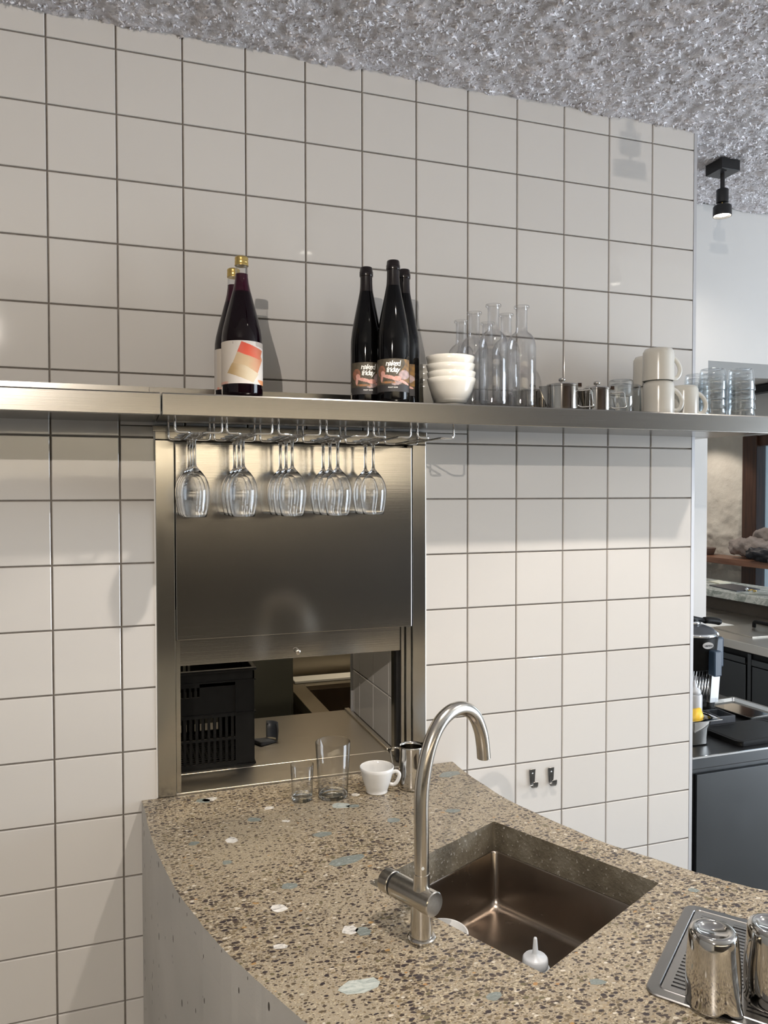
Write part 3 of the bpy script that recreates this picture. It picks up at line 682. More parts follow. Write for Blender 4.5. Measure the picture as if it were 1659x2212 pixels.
# ================================================================== THINGS ON THE COUNTER
def cup_profile(o, wall, floor):
    i = [(max(r - wall, .0001), z) for r, z in o[::-1] if z > floor + .002]
    rin = i[-1][0]
    return [(.0001, o[0][1])] + o + [(o[-1][0] - wall * .5, o[-1][1] + wall * .35)] + i + [(rin * .93, floor + .0006), (.0001, floor)]
Zt = CT + .0004
t = thing('shot_glass', 'small clear thick bottomed glass on the counter, left of the tall glass', 'glass', (.568, -.125, Zt))
obj('glass_wall', lathe([(.0255, .012), (.0262, .03), (.0282, .087), (.0275, .0875), (.0268, .087), (.0248, .03), (.0242, .0125)], 44), GLASS, t, smooth=True)
obj('thick_base', lathe([(.0001, .001), (.0235, .0), (.0252, .003), (.0256, .0125), (.0242, .0130), (.018, .0095), (.0001, .0085)], 44), GBASE, t, smooth=True, auto=50)
t = thing('tall_glass', 'tall clear tumbler on the counter between small glass and white cup', 'glass', (.645, -.13, Zt))
obj('glass_wall', lathe([(.0370, .010), (.0378, .03), (.0432, .136), (.0426, .1368), (.0418, .136), (.0365, .03), (.0358, .010)], 52), GLASS, t, smooth=True)
obj('thick_base', lathe([(.0001, .0015), (.034, .0), (.0365, .003), (.0371, .0102), (.0358, .0105), (.028, .0065), (.0001, .006)], 52), GBASE, t, smooth=True, auto=50)
def loop_handle(pts, r, flat=1.0, segs=10): return tube(smoothpath(pts, 5), r, segs, flat=flat)
t = thing('espresso_cup', 'white porcelain cup on the counter left of the steel jug', 'cup', (.756, -.14, Zt), radians(-26))
obj('cup_body', lathe(cup_profile([(.022, 0), (.0265, .0008), (.0270, .003), (.0262, .005), (.0292, .012), (.0345, .028), (.0392, .045), (.0420, .056), (.0432, .0645)], .0032, .006), 52), PORC, t, smooth=True)
obj('handle', loop_handle([(.0385, 0, .050), (.047, 0, .054), (.0555, 0, .050), (.0560, 0, .040), (.050, 0, .027), (.0425, 0, .021), (.0330, 0, .022)], .0036, 1.3), PORC, t, smooth=True)

def pitcher_body(prof, spout_ang=0.0, amt=.22, zlift=.006, segs=56):
    bm = lathe(prof, segs); zt = max(z for r, z in prof)
    for v_ in bm.verts:
        rr_ = sqrt(v_.co.x ** 2 + v_.co.y ** 2)
        if rr_ < .01: continue
        a = atan2(v_.co.y, v_.co.x) - spout_ang; a = (a + pi) % (2 * pi) - pi
        g = math.exp(-(a / .30) ** 2) * max(0, min(1, (v_.co.z - zt + .032) / .032)) ** 1.5
        v_.co.x *= 1 + amt * g; v_.co.y *= 1 + amt * g; v_.co.z += zlift * g
    return bm
t = thing('milk_jug', 'polished steel milk jug standing on the counter behind the tap', 'milk jug', (.850, -.14, Zt), radians(-10))
jp = [(.0001, 0), (.0320, 0), (.0345, .002), (.0350, .012), (.0345, .03), (.0325, .06), (.0308, .085), (.0312, .104), (.0316, .108), (.0308, .108), (.0302, .100), (.0298, .085), (.0315, .06), (.0335, .03), (.034, .012), (.0001, .003)]
obj('jug_body', pitcher_body(jp, radians(0)), MIRROR, t, smooth=True)
obj('handle', loop_handle([(-.0315, 0, .101), (-.042, 0, .104), (-.0535, 0, .100), (-.0525, 0, .085), (-.046, 0, .050), (-.0415, 0, .030), (-.0345, 0, .026)], .0042, .5), MIRROR, t, smooth=True)

# drip tray with two upturned jugs
TO = Vector((.888, -1.008, CT + .0004)); TU = Vector((.79, .613, 0)).normalized(); TV = Vector((.613, -.79, 0)).normalized()
tr_ = thing('drip_tray', 'rectangular steel drip tray with slotted grille at the counter end', 'tray', TO, atan2(TV.y, TV.x))
LU, LV = .296, .46
b = B(); ro = [(x + LV / 2, y + LU / 2) for x, y in rrect(LV / 2, LU / 2, .02, 5)]
def rr2(ins, r): return [(x + LV / 2, y + LU / 2) for x, y in rrect(LV / 2 - ins, LU / 2 - ins, r, 5)]
rings = []
for ins, r, z in ((0, .02, 0), (0, .02, .0022), (.002, .019, .0035), (.016, .012, .0045), (.0175, .011, .0055), (.0185, .010, .0040), (.0190, .010, .0008)):
    rings.append([b.verts.new((x, y, z)) for x, y in rr2(ins, r)])
for r1, r2 in zip(rings, rings[1:]):
    for k in range(len(r1)): b.faces.new((r1[k], r1[(k + 1) % len(r1)], r2[(k + 1) % len(r1)], r2[k]))
b.faces.new(rings[0][::-1]); b.faces.new(rings[-1])
obj('tray_rim', b, STEEL_R, tr_, smooth=True, auto=25)
b = B(); g0 = .0205; yA, yB = g0, LU - g0; xA, xB = g0, LV - g0; zt0, zt1 = .0030, .0042
box(b, xA, xB, yA, yA + .012, zt0, zt1); box(b, xA, xB, yB - .012, yB, zt0, zt1)
xs = xA; y0_, y1_ = yA + .012, yB - .012; wsolid, wslot = .012, .040
while xs < xB - .001:
    e_ = min(xs + wsolid, xB); box(b, xs, e_, y0_, y1_, zt0, zt1); s0 = e_; s1 = min(s0 + wslot, xB - .008)
    if s1 <= s0: break
    yv = y0_
    while yv < y1_ - .003: box(b, s0, s1, yv + .0042, min(yv + .0100, y1_), zt0, zt1); yv += .0100
    xs = s1
obj('grille', b, steel('grille_steel', (.42, .40, .38), .22, (80, 80, 80)), tr_)
def upjug(name, label, X, Y, h, r1, r2, spout, hand):
    t = thing(name, label, 'milk jug', (X, Y, CT + .0052), 0, None)
    prof = [(.0001, h - .0045), (r1 * .55, h - .0045), (r1 * .62, h - .002), (r1 * .80, h), (r1 * .93, h - .002), (r1, h - .008), (r1 * 1.03, h - .02), (r2 * .985, h * .5), (r2, h * .28), (r2 * .97, .012), (r2 * .98, .003), (r2 * .99, .0), (r2 * .96, .0), (r2 * .94, .012), (r2 * .96, h * .28), (r1 * .95, h - .012), (.0001, h - .0065)]
    bm = lathe(prof, 56)
    for v_ in bm.verts:
        rr_ = sqrt(v_.co.x ** 2 + v_.co.y ** 2)
        if rr_ < .01: continue
        a = atan2(v_.co.y, v_.co.x) - spout; a = (a + pi) % (2 * pi) - pi
        g = math.exp(-(a / .28) ** 2) * max(0, min(1, (.045 - v_.co.z) / .045)) ** 1.3
        v_.co.x *= 1 + .20 * g; v_.co.y *= 1 + .20 * g
        g2 = math.exp(-((abs(a) - .62) / .22) ** 2) * max(0, min(1, (.02 - v_.co.z) / .02)); v_.co.z += .008 * g2
    obj('jug_body', bm, MIRROR, t, smooth=True)
    hd = Vector((cos(hand), sin(hand), 0)); P_ = lambda o_, z: tuple(hd * o_)[:2] + (z,)
    obj('handle', loop_handle([P_(r2 * .98, .014), P_(r2 * 1.3, .010), P_(r2 * 1.6, .018), P_(r2 * 1.55, .04), P_(r2 * 1.3, .07), P_(r1 * 1.02, .078)], .0045, .5), MIRROR, t, smooth=True)
upjug('upturned_jug', 'polished steel milk jug upside down on the tray, left one of two', .967, -1.064, .108, .034, .0385, radians(-72), radians(25))
upjug('upturned_jug', 'polished steel milk jug upside down on the tray, cut by the right picture edge', 1.054, -1.088, .112, .035, .040, radians(-60), radians(20))
# things in the sink
t = thing('squeeze_bottle', 'translucent squeeze bottle with pointed nozzle standing in the sink corner', 'squeeze bottle', (.7935, -.8545, .6925))
obj('bottle_body', lathe([(.0001, 0), (.028, 0), (.030, .004), (.0305, .13), (.0295, .148), (.024, .160), (.0185, .163), (.0185, .168), (.0001, .168)], 40), PLAST, t, smooth=True)
obj('cap', lathe([(.0001, .163), (.0205, .163), (.0212, .166), (.0205, .176), (.018, .179), (.0065, .180), (.0048, .186), (.0030, .208), (.0022, .210), (.0001, .210)], 40), PLAST, t, smooth=True)
t = thing('white_bowl', 'white ceramic cup standing in the sink beside the tap', 'cup', (.7060, -.6770, .6925))
obj('cup_body', lathe(cup_profile([(.025, 0), (.028, .002), (.034, .03), (.041, .08), (.0455, .139)], .0035, .006), 44), PORC, t, smooth=True)

# hooks on the wall
HOOKM = mat('dark_brushed_hook_steel', (.26, .25, .24), .22, 1.0)
def hook(x, z, lb):
    t = thing('wall_hook', lb, 'hook', (x, -.0012, z), 0, 'steel hooks on the tiled wall')
    b = B(); prof = [(-.0112, 0, .024, 0), (-.0075, 0, -.014, 0)]
    pth = [(0, .026), (0, -.015), (-.003, -.021), (-.009, -.0245), (-.016, -.0235), (-.0205, -.018), (-.022, -.010), (-.0225, -.004)]
    wid = [.0105, .0078, .0075, .0075, .0075, .0078, .0080, .0078]; th = .0022; ringsA = []
    for k, ((y, z_), wd) in enumerate(zip(pth, wid)):
        a = Vector(pth[max(k - 1, 0)]); c_ = Vector(pth[min(k + 1, len(pth) - 1)]); tg_ = (c_ - a).normalized(); nn = Vector((-tg_.y, tg_.x))
        ringsA.append([b.verts.new((sx_ * wd, y + s_ * nn.x * th - (th if 1 else 0), z_ + s_ * nn.y * th)) for sx_, s_ in ((-1, 0), (1, 0), (1, -1), (-1, -1))])
    for r1, r2 in zip(ringsA, ringsA[1:]):
        for k in range(4): b.faces.new((r1[k], r1[(k + 1) % 4], r2[(k + 1) % 4], r2[k]))
    b.faces.new(ringsA[0]); b.faces.new(ringsA[-1][::-1])
    bmesh.ops.bevel(b, geom=list(b.edges), offset=.0005, segments=1, affect='EDGES')
    obj('hook_plate', b, HOOKM, t)
    s_ = lathe([(.0001, .0016), (.0020, .0013), (.0028, .0)], 14); bmesh.ops.rotate(s_, cent=(0, 0, 0), matrix=Matrix.Rotation(pi / 2, 3, 'X'), verts=s_.verts); bmesh.ops.translate(s_, vec=(0, -.0042, .014), verts=s_.verts)
    obj('screw', s_, CHROME, t, smooth=True)
hook(1.276, .808, 'small brushed steel wall hook above the counter, left one of two')
hook(1.338, .806, 'small brushed steel wall hook above the counter, right one of two')

# ================================================================== THINGS ON THE SHELF
SZ = ST + .0005
VC = bpy.data.materials.new('printed_paper'); VC.use_nodes = True
va = node(VC, 'ShaderNodeVertexColor'); va.layer_name = 'print'; p_ = VC.node_tree.nodes['Principled BSDF']; VC.node_tree.links.new(va.outputs[0], p_.inputs['Base Color']); p_.inputs['Roughness'].default_value = .55
def label_mesh(r, z0, z1, a0, a1, fn, nu=110, nv=90):
    """flat print wrapped on a bottle: one small face per dot of colour"""
    b = B(); cl = b.loops.layers.float_color.new('print')
    V = [[b.verts.new((r * cos(a0 + (a1 - a0) * i / nu), r * sin(a0 + (a1 - a0) * i / nu), z0 + (z1 - z0) * j / nv)) for j in range(nv + 1)] for i in range(nu + 1)]
    for i in range(nu):
        for j in range(nv):
            f = b.faces.new((V[i][j], V[i + 1][j], V[i + 1][j + 1], V[i][j + 1])); c_ = fn((i + .5) / nu, (j + .5) / nv)
            for l in f.loops: l[cl] = (*c_, 1)
    return b
def inpoly(x, y, P_):
    c_ = False; n_ = len(P_)
    for k in range(n_):
        x1, y1 = P_[k]; x2, y2 = P_[(k + 1) % n_]
        if (y1 > y) != (y2 > y) and x < (x2 - x1) * (y - y1) / (y2 - y1) + x1: c_ = not c_
    return c_
def lerp(a, b_, t): t = max(0, min(1, t)); return tuple(p * (1 - t) + q_ * t for p, q_ in zip(a, b_))
def juice_print(u, v):
    # u: 0..1 round the label, the front half shown is about 0.25..0.75
    th_ = (u - .5) * 2 * pi
    if abs(th_) > pi / 2: return (.60, .55, .50) if abs(th_) < 2.4 else (.50, .32, .20)
    x = .5 + .5 * sin(th_); y = v; g = .03 * sin(40 * u + 9 * v) * sin(31 * v)
    base = (.62, .575, .53)
    if x < .3: base = lerp((.58, .51, .43), base, x / .3)
    sq1 = [(.46, .98), (.36, .74), (.90, .55), (.97, .82)]; sq2 = [(.37, .76), (.24, .45), (.84, .22), (.97, .60), (.92, .72)]; sq3 = [(.24, .48), (.13, .25), (.74, .03), (.88, .25), (.55, .42)]
    if inpoly(x, y, sq1): base = lerp((.62, .075, .035), (.50, .15, .07), (x - .6) / .35 + g * 3)
    if inpoly(x, y, sq2) and not (inpoly(x, y, sq1) and y > .72 - .25 * (x - .37)): base = lerp((.50, .36, .21), (.52, .22, .11), (x - .62) / .3 + g * 2)
    if inpoly(x, y, sq3): base = lerp((.42, .29, .14), (.56, .47, .33), (x - .25) / .35 + g * 2)
    if x > .80 and y > .90 - .18 * (x - .8): base = (.42, .36, .31)
    if x > .86 and y < .11 and x + y * 1.0 > .93: base = (.62, .27, .12)
    if x < .14 and y < .055 and int(x * 90) % 2 == 0: base = (.70, .30, .22)
    if abs(x - .255) < .007 and (abs(y - .955) < .008 or abs(y - .93) < .008): base = (.15, .12, .1)
    return base
def juice_bottle(loc, rot, label):
    t = thing('juice_bottle', label, 'bottle', loc, rot, 'juice bottles on the shelf')
    prof = [(.0001, .001), (.036, 0), (.0435, .003), (.045, .010), (.0452, .115), (.0445, .135), (.042, .152), (.0365, .175), (.0285, .205), (.0205, .235), (.0160, .254), (.0142, .268), (.0140, .276)]
    obj('bottle_body', lathe(prof[:10] + [(.0001, .235)], 56), JUICE, t, smooth=True, auto=60)
    obj('juice_in_neck', lathe([(.0202, .2352), (.0160, .254), (.0141, .268), (.0139, .275), (.0001, .275)], 40), JUICE_N, t, smooth=True, auto=60)
    obj('neck', lathe([(.0139, .2755), (.0138, .285), (.0140, .297), (.0130, .300), (.0118, .296), (.0120, .2762)], 40), GLASS_B, t, smooth=True)
    obj('screw_cap', lathe([(.0001, .3135), (.0125, .3135), (.0146, .3115), (.0150, .309), (.0144, .305), (.0150, .303), (.0150, .300), (.0146, .2985), (.0152, .297), (.0152, .2935), (.0144, .2935), (.0001, .2955)], 44), GOLD, t, smooth=True, auto=50)
    obj('label', label_mesh(.0454, .028, .121, -pi * 1.5 + .02, pi * .5 - .02, juice_print, 220, 90), VC, t, smooth=True)
    return t
# the label frame: u = .5 must face the camera
def face_cam(x, y): return atan2(-1.9555 - y, .1533 - x)
a_ = face_cam(.413, -.226); juice_bottle((.413, -.226, SZ), a_ + pi / 2 + .05, 'tall dark berry juice bottle with gold cap and painted label, in front')
b_ = juice_bottle((.409, -.128, SZ), a_ + pi / 2 + .55, 'dark berry juice bottle with gold cap hidden behind the front one')

def wine_print(u, v):
    x = .5 + .5 * sin((u - .5) * 2.6); y = v; g = .5 + .5 * sin(37 * x + 11 * y) * sin(23 * y - 9 * x)
    base = lerp((.055, .045, .030), (.085, .070, .045), g)
    if y < .22: base = (.030, .028, .028)
    if x > .78 + .08 * sin(y * 9) and y > .3: base = lerp((.22, .12, .03), (.10, .06, .03), g)
    if .05 < x < .28 and .42 < y < .80 and (x - .16) ** 2 / .012 + (y - .62) ** 2 / .035 < 1: base = lerp((.30, .12, .07), (.16, .08, .05), g)
    body = lambda cx, cy_, rx, ry, an: (((x - cx) * cos(an) + (y - cy_) * sin(an)) / rx) ** 2 + ((-(x - cx) * sin(an) + (y - cy_) * cos(an)) / ry) ** 2 < 1
    if body(.83, .52, .16, .14, .5) or body(.62, .26, .16, .06, .2): base = lerp((.42, .30, .29), (.25, .20, .19), g)
    for e in ((.40, .44, .24, .055, -.25), (.62, .40, .13, .075, .1), (.82, .30, .16, .038, -.45), (.20, .55, .06, .085, .2), (.17, .42, .035, .12, -.1)):
        if body(*e): base = lerp((.52, .26, .21), (.60, .34, .29), g)
    if body(.36, .28, .22, .035, -.05): base = lerp((.35, .15, .04), (.20, .12, .08), g)
    return base
def text_mesh(body, size, bold=0.0, shear=0.0, align='CENTER', spacing=1.0):
    cu = bpy.data.curves.new('lettering', 'FONT'); cu.body = body; cu.size = size; cu.align_x = align; cu.offset = bold; cu.shear = shear; cu.space_character = spacing; cu.resolution_u = 3; cu.space_line = .82
    o = bpy.data.objects.new('lettering', cu); COL.objects.link(o); bpy.context.view_layer.update()
    me = bpy.data.meshes.new_from_object(o.evaluated_get(bpy.context.evaluated_depsgraph_get())); bpy.data.objects.remove(o); return me
LETTER = mat('white_print', (.85, .84, .80), .5)
def wrap_text(me, r, z, ang, wob=0.0):
    for v_ in me.vertices:
        x, y = v_.co.x, v_.co.y; a = ang + x / r; v_.co = (r * cos(a), r * sin(a), z + y + wob * sin(x * 700))
    me.update(); return me
TM1 = wrap_text(text_mesh('naked\nfriday', 0.0175, .00035, .18, spacing=.84), .0392, .0835, 0, .0008)
TM2 = wrap_text(text_mesh('PINOT NOIR', .0036, .0001, 0, spacing=1.15), .0392, .0325, 0)
for m_ in (TM1, TM2): m_.materials.clear(); m_.materials.append(LETTER)
def wine_bottle(loc, rot, label, proto=None):
    t = thing('wine_bottle', label, 'bottle', loc, rot, 'slender wine bottles on the shelf')
    obj('bottle_body', lathe([(.0001, .002), (.034, 0), (.0375, .003), (.0385, .010), (.0385, .135), (.0380, .155), (.0352, .178), (.0305, .205), (.0250, .232), (.0200, .257), (.0165, .275), (.0001, .275)], 56), WINE, t, smooth=True, auto=60)
    obj('capsule', lathe([(.0164, .2752), (.0155, .284), (.0148, .295), (.0145, .3125), (.0162, .3130), (.0165, .3145), (.0165, .3235), (.0158, .3245), (.0150, .3325), (.0140, .3345), (.0001, .3350)], 44), FOIL, t, smooth=True, auto=50)
    obj('label', label_mesh(.0388, .024, .100, -1.30, 1.30, wine_print, 110, 64), VC, t, smooth=True)
    obj('lettering', TM1.copy(), None, t); obj('lettering', TM2.copy(), None, t)
    return t
# two bottles on the left, one in front, third behind right
for x, y, s_, da, lb in ((.720, -.175, .993, .10, 'slender black wine bottle with dark painted label, left of three'), (.766, -.239, 1.0, -.02, 'tallest looking slender black wine bottle in the middle front of three'), (.8165, -.175, 1.003, -.55, 'slender black wine bottle half hidden at the right of three')):
    t = wine_bottle((x, y, SZ), face_cam(x, y) + da, lb); t.scale = (1, 1, s_)

# bowls
def bowl_mesh():
    return lathe(cup_profile([(.026, 0), (.0285, .001), (.0290, .005), (.034, .010), (.0440, .022), (.0515, .038), (.0570, .056), (.0600, .068)], .0028, .008), 56)
bw = thing('bowl', 'x', 'bowl', (.926, -.215, SZ), 0, 'white bowls stacked on the shelf'); obj('bowl_body', bowl_mesh(), CREAM, bw, smooth=True)
bw['label'] = 'cream bowl at the bottom of the front stack beside the bottles'
zz = SZ
for k, (dz, tx, lb) in enumerate(((.0150, .0, 'second lowest cream bowl of the front stack, only its rim showing'), (.0192, .03, 'third cream bowl of the front stack, slightly tilted'), (.0190, .02, 'top cream bowl of the front stack'))):
    zz += dz; o = dup(bw, (.926 - .002 * k, -.215, zz), None, lb); o.rotation_euler = (0, -tx, k)
zz = SZ
for k, lb in enumerate(('cream bowl at the bottom of the rear stack behind the wine bottles', 'second cream bowl of the rear stack near the wall', 'third cream bowl of the rear stack near the wall', 'top cream bowl of the rear stack near the wall')):
    dup(bw, (.915, -.068, zz), k, lb); zz += .0165

# water bottles
def carafe():
    o = [(.0001, .003), (.030, 0), (.0345, .002), (.0360, .008), (.0362, .150), (.0355, .160), (.0320, .172), (.0250, .181), (.0180, .186), (.0150, .192), (.0142, .205), (.0143, .240), (.0148, .246), (.0190, .248), (.0198, .2505), (.0190, .253), (.0150, .2535)]
    i = [(.0132, .252), (.0126, .240), (.0125, .205), (.0132, .193), (.0168, .1885), (.0240, .1835), (.0308, .1745), (.0340, .162), (.0346, .150), (.0344, .014), (.030, .008), (.0001, .009)]
    return lathe(o + i, 48)
cf = thing('glass_carafe', 'x', 'bottle', (1.029, -.238, SZ), 0, 'clear glass water bottles on the shelf'); obj('bottle_body', carafe(), GLASS_B, cf, smooth=True)
cf['label'] = 'clear water bottle in front, left one of two'
for x, y, s_, lb in ((1.113, -.228, 1.02, 'clear water bottle in front, right one of two, beside the steel pots'), (1.012, -.165, .985, 'clear water bottle in second row behind the bowls'), (1.112, -.148, 1.01, 'clear water bottle in second row between the front two'), (1.023, -.062, .99, 'clear water bottle at the back left, behind the bowl stack'), (1.0985, -.068, .985, 'clear water bottle at the back, only its rim showing')):
    dup(cf, (x, y, SZ), None, lb, scale=(1, 1, s_))

# steel pots
def teapot(name, label, loc, rot, r, h, hinge=True):
    t = thing(name, label, 'teapot', loc, rot, 'small steel teapots on the shelf')
    b = lathe([(.0001, .001), (r - .002, 0), (r, .002), (r, h - .004), (r + .0012, h - .003), (r + .0012, h), (r - .001, h)], 52)
    obj('pot_body', b, MIRROR, t, smooth=True, auto=40)
    obj('lid', lathe([(r + .0005, h + .0002), (r * .98, h + .0030), (r * .7, h + .0055), (.004, h + .007), (.0038, h + .010), (.0075, h + .0115), (.0088, h + .015), (.0080, h + .0185), (.0050, h + .020), (.0001, h + .020)], 48), MIRROR, t, smooth=True, auto=60)
    b = B(); A_ = [(-r * .93, -.016, h - .002), (-r * .93, .016, h - .002), (-r - .019, .004, h - .001), (-r - .019, -.004, h - .001)]; C_ = [(-r * .97, -.010, h * .12), (-r * .97, .010, h * .12), (-r - .003, .002, h * .30), (-r - .003, -.002, h * .30)]
    va_ = [b.verts.new(p) for p in A_]; vc_ = [b.verts.new(p) for p in C_]
    b.faces.new(va_); b.faces.new(vc_[::-1])
    for k in range(4): b.faces.new((va_[k], va_[(k + 1) % 4], vc_[(k + 1) % 4], vc_[k]))
    obj('spout', b, MIRROR, t)
    b = B(); box(b, r - .001, r + .010, -.004, .004, h - .004, h + .0075, .001); obj('hinge', b, CHROME, t)
    for sx_ in (-1, 1):
        pass
    obj('handle', tube(rounded([(r - .001, 0, h * .80), (r + .012, 0, h * .80), (r + .034, .0, h * .84), (r + .040, 0, h * .15), (r + .010, 0, h * .12), (r - .001, 0, h * .20)], .006, 4), .0018, 8), CHROME, t, smooth=True)
    return t
teapot('steel_teapot', 'polished small steel teapot in front, left one, lid with knob', (1.223, -.240, SZ), radians(-22), .0395, .062)
teapot('steel_teapot', 'polished small steel teapot in front, right one beside the upturned glasses', (1.327, -.240, SZ), radians(-30), .034, .058)
teapot('steel_teapot', 'small steel teapot behind the front left one, knob and spout showing', (1.196, -.140, SZ), radians(-20), .036, .060)
teapot('steel_teapot', 'small steel teapot at the back behind the water bottles', (1.188, -.048, SZ), radians(-60), .030, .058)
teapot('steel_teapot', 'small steel teapot mostly hidden behind the front right one', (1.367, -.145, SZ), radians(-15), .034, .060)

# upturned tumblers
def tumbler(r1, r2, h, th=.0022, base=.009):
    """upside down: rim at z = 0, base on top"""
    o = [(r2 - th, .0005), (r2 - th * .5, 0), (r2, .0006), (r1 + (r2 - r1) * .5, h * .5), (r1, h - .008), (r1 - .001, h - .002), (r1 - .004, h), (r1 * .72, h), (r1 * .62, h - .0025), (.0001, h - .003)]
    i = [(.0001, h - base), (r1 * .6, h - base - .0005), (r1 - th - .002, h - base - .003), (r1 - th, h - base - .008), (r1 + (r2 - r1) * .5 - th, h * .5), (r2 - th, .0005)]
    return lathe(o + i, 48)
g1 = thing('tumbler', 'clear tumbler upside down right of the steel teapots', 'glass', (1.408, -.230, SZ), 0, 'upturned tumblers on the shelf'); obj('glass_body', tumbler(.0315, .0335, .086), GLASS_C, g1, smooth=True)
dup(g1, (1.490, -.155, SZ), 1, 'clear tumbler upside down behind the cream mugs, right of the first tumbler')
gs = thing('stacking_glass', 'x', 'glass', (1.766, -.165, SZ), 0, 'stacked water glasses on the shelf'); obj('glass_body', tumbler(.0345, .0400, .062, .0018, .012), GLASS_C, gs, smooth=True)
gs['label'] = 'clear glass at the bottom of the left front glass stack'
pos4 = ('second lowest', 'third', 'top')
for k in range(3): dup(gs, (1.766 + ru(-.001, .001), -.165, SZ + .0270 * (k + 1)), k, 'clear glass, %s of the left front glass stack' % pos4[k])
for k in range(4): dup(gs, (1.845 + ru(-.001, .001), -.190, SZ + .0270 * k), k + .5, 'clear glass, %s of the right glass stack at the shelf end' % ('lowest', 'second lowest', 'third', 'top')[k], scale=(.96, .96, 1))
for k in range(4): dup(gs, (1.796 + ru(-.001, .001), -.068, SZ + .0270 * k), k + .2, 'clear glass, %s of the glass stack nearest the wall' % ('lowest', 'second lowest', 'third', 'top')[k], scale=(.96, .96, 1))

# mugs, all upside down
def mug(label, loc, rot, s_=1.0):
    t = thing('mug', label, 'mug', loc, rot, 'cream mugs upside down on the shelf'); t.scale = (s_, s_, s_)
    o = [(.0385, 0), (.0410, .0008), (.0405, .030), (.0402, .070), (.0392, .078), (.0350, .0855), (.0300, .0870), (.028, .0862), (.0001, .0855)]
    i = [(.0001, .080), (.033, .079), (.0365, .070), (.0372, .030), (.0385, 0)]
    obj('mug_body', lathe(o + i, 52), CREAM, t, smooth=True, auto=60)
    obj('handle', loop_handle([(.0385, 0, .068), (.050, 0, .064), (.062, 0, .052), (.0690, 0, .036), (.0660, 0, .020), (.056, 0, .0105), (.045, 0, .0105), (.0385, 0, .014)], .0052, 1.25), CREAM, t, smooth=True); return t
mug('cream mug upside down at the bottom of the front mug stack', (1.523, -.236, SZ), radians(-8))
mug('cream mug upside down on top of the front mug stack', (1.522, -.236, SZ + .0872), radians(-2))
mug('cream mug upside down right of the mug stack, handle towards the glasses', (1.640, -.195, SZ), radians(-10), .98)
mug('cream mug upside down hidden behind the front mug stack', (1.575, -.125, SZ), radians(-15))
mug('cream mug on top behind the front mug stack, handle just showing', (1.575, -.125, SZ + .0872), radians(10))

# ================================================================== CEILING SPOTS
def spot(loc, label, power, aim, cone=150, blend=.7, soft=.028):
    t = thing('ceiling_spotlight', label, 'spotlight', loc, 0, 'black ceiling spotlights'); 
    b = B(); box(b, -.038, .038, -.038, .038, -.040, -.004, .0015); obj('mounting_base', b, BLACKM, t)
    b = B(); box(b, -.018, -.008, -.028, -.022, -.0412, -.0398); box(b, .010, .020, .018, .024, -.0412, -.0398); obj('screw_slot', b, mat('deep_black', (.002, .002, .002), .9), t)
    obj('stem', tube([(0, 0, -.039), (0, 0, -.094)], .0072, 18), BLACKM, t, smooth=True, auto=40)
    obj('socket', lathe([(.0001, -.093), (.0185, -.093), (.0195, -.095), (.0195, -.137), (.0170, -.139), (.0001, -.139)], 32), BLACKM, t, smooth=True, auto=40)
    for a in (.8, 3.9): obj('brass_pin', tube([(.0125 * cos(a), .0125 * sin(a), -.138), (.0125 * cos(a), .0125 * sin(a), -.150)], .0018, 8), GOLD, t)
    hd = obj('lamp_head', lathe([(.010, -.146), (.0275, -.148), (.0295, -.151), (.0300, -.182), (.0285, -.182), (.0280, -.160), (.0001, -.158)], 40), BLACKM, t, smooth=True, auto=40)
    obj('bulb', lathe([(.0001, -.1785), (.0170, -.1785), (.0272, -.1745), (.0275, -.165), (.0001, -.162)], 36), GLOW, t, smooth=True, auto=60)
    l = light('spot_beam', 'SPOT', (loc[0], loc[1], loc[2] - .186), power, WARM, aim, spot_size=radians(cone), spot_blend=blend, shadow_soft_size=soft)
    return t
spot((2.085, .15, 2.750), 'black ceiling spotlight with lit bulb right of the tiled wall', 9, (2.1, .2, 0))
spot((.85, -1.0, 2.752), 'black ceiling spotlight above the bar counter', 82, (.84, -.86, .9), 104, .25)
spot((2.27, -1.0, 2.752), 'black ceiling spotlight above the right end of the bar', 66, (2.2, -.86, .9), 104, .25)
spot((-.58, -2.9, 2.752), 'black ceiling spotlight behind the photographer at left', 175, (.5, -.2, 1.4), soft=.012)
for x, y, lb in ((3.3, 2.2, 'black ceiling spotlight in the far room above the steel counter'), (4.75, 3.72, 'black ceiling spotlight in the far room beside the plaster wall')): spot((x, y, 2.552), lb, 40, (x + .25, y + .1, 0), 110, .3)

# ================================================================== FAR SIDE: COUNTERS AND THINGS BEHIND THE WALL END
KZ = .80
t = thing('steel_worktop', 'dark steel worktop with cabinet beyond the right wall end', 'worktop', (0, 0, 0))
b = B(); box(b, 1.850, 2.497, .004, .478, KZ - .042, KZ, .0035); box(b, 2.329, 2.497, .478, 1.30, KZ - .042, KZ, .0035); obj('worktop_slab', b, STEEL_D, t)
obj('edge_strip', bx(1.8505, 2.4965, .0005, .0052, KZ - .0062, KZ + .0006, .0012), CHROME, t)
b = B(); box(b, 1.852, 2.49, .030, .478, FL, KZ - .042); obj('cabinet_body', b, STEEL_D, t)
obj('front_panel', bx(1.884, 2.48, .018, .029, FL + .05, KZ - .065, .001), STEEL_D, t)
